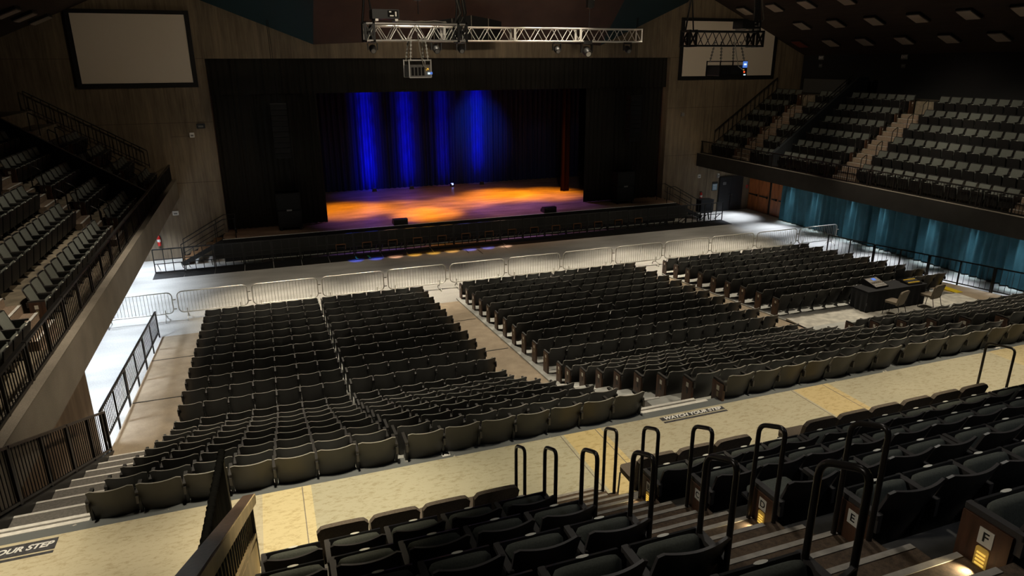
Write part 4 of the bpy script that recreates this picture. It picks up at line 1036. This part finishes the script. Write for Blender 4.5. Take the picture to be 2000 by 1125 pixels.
# slatted railing on the left of the tier
t = thing('tier_railing', 'slatted railing with flat brown top rail beside the lowest seat row', 'railing', (-.56, 7.05, ZC))
sl = .549; L = 5.6
d = MB(); d.beam((0, 0, .90), (0, -L, .90+sl*L), .115, .05); d.beam((.064, .005, .865), (.064, -L, .865+sl*L), .013, .10, 1); obj('top_rail', d, [M['woodtop'], M['lit_wood']], t)  # pale side strip paints the light on the rail's side face
d = MB(); d.beam((0, 0, .40), (0, -L, .40+sl*L), .05, .05); obj('bottom_rail', d, M['lit_wood'], t)
d = MB()
for q in range(1, 33):
    y = -.17*q; d.box(-.003, .003, y-.004, y+.004, .40-sl*y, .88-sl*y); 
obj('balusters', d, M['lit_wood'], t)  # thin pale bars drawn as the lit slat edges
d = MB(); d.prism([(-.06, .41), (-.06, .86), (-L, .86+sl*L), (-L, .41+sl*L)], 'x', -.012, -.004); obj('backing', d, M['ruffle'], t)
d = MB(); d.box(-.03, .03, -.05, .0, 0, .92); obj('post', d, M['black'], t)
d = MB(); d.prism([(-.05, 0), (-.05, .36), (-L, .36+sl*L), (-L, 0)], 'x', -.02, .02); obj('kick_panel', d, M['lit_wood'], t)
d = MB(); d.box(-.014, -.006, -L, -.05, .4, .41); 
# black ruffled cloth over a rail beyond it
t = thing('draped_rail', 'black ruffled cloth draped over a rail on the walkway', 'curtain', (-.88, 8.18, ZC), -.055)
def clo(u, v):
    y = -2.9*u; w = .05*math.sin(46*u)+.03*math.sin(113*u+1)
    return (.05*w*8*(1-v)*.5, y+w*.1, .01+(.86+.012*math.sin(70*u))*v)
d = MB(); d.sheet(clo, 140, 8); obj('cloth', d, M['ruffle'], t)
d = MB(); pts = [(.004*math.sin(i*1.7), -2.9*i/180, .885+.005*math.sin(i*2.1)) for i in range(181)]; d.tube(pts, [.040+.006*math.sin(i*2.6)+.004*math.sin(i*.9) for i in range(181)], 8); obj('ruffle', d, M['ruffle'], t)
d = MB(); d.cyl((0, -.01, 0), (0, -.01, .92), .022, 8); obj('post', d, M['blackm'], t)

# ================================================================== LIGHT
def spot(name, loc, tgt, power, col, ang, blend=.5, size=.3):
    l = bpy.data.lights.new(name, 'SPOT'); l.energy = power; l.color = col; l.spot_size = math.radians(ang); l.spot_blend = blend; l.shadow_soft_size = size
    o = bpy.data.objects.new(name, l); COL.objects.link(o); o.location = loc
    o.rotation_euler = (Vector(tgt)-Vector(loc)).to_track_quat('-Z', 'Y').to_euler(); return o
def area(name, loc, rot, sx, sy, power, col):
    l = bpy.data.lights.new(name, 'AREA'); l.shape = 'RECTANGLE'; l.size = sx; l.size_y = sy; l.energy = power; l.color = col
    o = bpy.data.objects.new(name, l); COL.objects.link(o); o.location = loc; o.rotation_euler = rot; return o
W = bpy.data.worlds.new('world'); SC.world = W; W.use_nodes = True
W.node_tree.nodes['Background'].inputs['Color'].default_value = (1, .86, .7, 1); W.node_tree.nodes['Background'].inputs['Strength'].default_value = .004
WARM = (1, .80, .55); WW = (1, .87, .68); COOL = (.84, .90, 1)
# overhead house lights: barrier zone and floor rows
for x in (0, 5.3, 10.6, 15.9, 21): spot('house_spot', (x, 25.5, 12.6), (x, 26.5, 0), 8200, WW, 36, 1)
for x in (-1.5, 4.5, 10.5, 16.5, 22.5): spot('house_spot', (x, 25.5, 12.6), (x, 19.5, 0), 3600, WW, 56, 1)
for x in (-1.5, 4.5, 10.5, 16.5, 22.5): spot('house_spot', (x, 16.5, 12.6), (x, 13.0, 2), 2300, WW, 60, 1)
# walkway
for x, p in ((-4.0, 3600), (.3, 4400), (4.4, 2600), (8.2, 3000), (12, 3200), (16, 3500)): spot('walkway_spot', (x, 5.9, 12.4), (x, 7.7, ZC), p*.95, (1, .87, .65), 33, .9)
# cool downlights under both balconies
for y in (34, 30.5, 27.0, 23.5, 20, 17):
    spot('under_balcony_light', (-5.6, y, 2.88), (-5.2, y, 0), 860, (.79, .88, 1), 105, .9)
    spot('under_balcony_light', (27.1, y, 2.9), (26.5, y, 0), 750 if y > 28 else 620, COOL, 74, .8)
for y in (31.4, 29.5, 26.9, 25.0, 22.3, 20.2, 18.2, 16.5): spot('curtain_downlight', (28.2, y, 2.93), (28.60, y, .8), 430, (.75, .92, 1), 34, .9)
# stage wall wash, balcony lights
spot('wall_wash', (10, 18, 12.2), (-3.5, 35.7, 8.2), 1150, WARM, 34, .9)
spot('wall_wash', (10, 18, 12.2), (27, 35.7, 8.5), 1900, WARM, 34, .9)
spot('wall_wash', (10, 20, 12.2), (10.5, 35.7, 10), 900, WARM, 60, .9)
for x in (-2.5, 24.0): spot('wall_wash', (x+(2 if x < 0 else -2), 27, 11.5), (x, 35.7, 2.5), 300, WARM, 36, .9)
for y in (14, 19, 24, 29.5): spot('balcony_spot', (13.5, y-3, 11.6), (28.3, y, 5.6), 3300 if y < 28 else 650, WW, 30, .9)
for y, p in ((15.5, 1150), (20.5, 850), (25.0, 260)): spot('balcony_spot', (-2.6, y-.5, 12.3), (-6.2, y, 4.8), p, WW, 46, .8)
spot('fascia_fill', (4, 15, 10), (-4, 15, 2.8), 900, WARM, 60, .9)  # added fill for the near balcony fascia and pier
# added fill spots that brighten the trusses
spot('truss_fill', (4, 9, 12.5), (4.5, 20, 9.5), 900, WW, 30, .9); spot('truss_fill', (8, 14, 13), (9.8, 26.4, 10), 1900, WW, 46, .9); spot('truss_fill', (10, 9, 12.5), (14.5, 20, 9.5), 260, WW, 30, .9)
# upper tier
spot('tier_spot', (4.5, 7.5, 13.2), (5.5, 3.6, 5), 560, (1, .93, .82), 62, .9)
spot('tier_spot', (8, -1, 13), (6.0, 3.2, 5.2), 200, (.84, .88, 1), 60, .9)
spot('rail_fill', (3.5, 7.5, 11.5), (-.5, 5.3, 5.4), 1600, (1, .86, .63), 24, .9)  # added fill to brighten the side of the slatted railing
spot('panel_fill', (-3, 4.5, 11.5), (3.6, 3.4, 6), 420, (1, .92, .8), 40, .9)  # added fill for the wooden end panels and row signs
# stage
for x, p, zs in ((6.45, 1.0, ((2.3, 1.5), (3.6, 1.25), (4.9, .9), (6.2, .7), (7.5, .7))), (9.0, .75, ((2.5, 1.3), (3.8, 1.1), (5, .9), (6.3, .8), (7.6, .7))), (11.45, .36, ((2.6, 1.2), (3.9, 1), (5.2, .8), (6.5, .7), (7.7, .6))), (13.85, .75, ((3.0, 1.1), (4.2, 1.1), (5.4, .9), (6.6, .8), (7.7, .7)))):
    for zt, q in zs:
        ds = math.hypot(4.8, 11.6-zt)
        for rad, w in ((.62, 1.0), (1.25, .16)): spot('blue_beam', (x+.1, 40.5, 11.6), (x, 45.3, zt), 330*p*q*w*ds*ds, (.005, .012, 1), math.degrees(2*math.atan(rad/ds)), 1, .05)  # added unmounted spots, stacked to shape each beam on the backdrop
spot('blue_wash', (13.2, 40, 9.5), (13.9, 45.3, 4.8), 3200, (.02, .2, 1), 38, 1)
AMB = (1, .37, .012)
for x, y, p, a in ((4.2, 39.0, 6500, 42), (7.2, 39.0, 4000, 34), (8.2, 36.5, 11000, 32), (10.8, 38.9, 4600, 36), (13.8, 40.2, 9500, 42), (16.6, 39.6, 6500, 40)): spot('amber_spot', (x+.3, y+.4, 9.3), (x, y, 1.1), p*1.35, AMB, a, 1)
for x, y, p in ((5.1, 36.4, 1500), (13.2, 36.7, 2200), (9, 40.2, 900), (16.5, 37.2, 1200), (10.7, 37.3, 900), (6.8, 43.5, 1500)): spot('violet_spot', (x, y+.8, 9.3), (x, y, 1.1), p, (.40, .20, .9) if y < 43 else (.02, .03, 1), 46, 1)
spot('amber_fill', (10.5, 38.5, 11.6), (10.5, 38.5, 1.1), 1300, (1, .36, .06), 84, 1)
for i in range(9):
    x = 3.7+.95*i; c = [(.04, .1, 1), (.04, .1, 1), (1, .5, .3), (1, .48, .05), (1, .5, .05), (1, .5, .1), (.2, .22, 1), (.2, .22, 1), (1, .6, .4)][i]
    spot('spill_spot', (x+.2, 39.5, 9.4), (x, 32.46, .0), 9000 if c[0] > .5 else 7000, c, 4.4, 1, .02)  # added narrow spots that draw the coloured spill strip on the floor
for x in (0, 6, 12, 18, 24): spot('house_spot', (x, 25.5, 12.6), (x, 30.4, 0), 1500, WW, 44, 1)
# aisle step lamps
for j, ch in ((0, 'B'), (2, 'D'), (4, 'F')):
    y, z = tier(j); spot('step_lamp', (3.52, y+.20, z+.33), (3.1, y+.30, z+.1), 9 if ch == 'F' else 5, (1, .82, .5), 120, .8, .03)

SC.view_settings.view_transform = 'Standard'; SC.view_settings.look = 'None'; SC.view_settings.exposure = 0
SC.cycles.max_bounces = 5; SC.cycles.diffuse_bounces = 3; SC.cycles.sample_clamp_indirect = 4
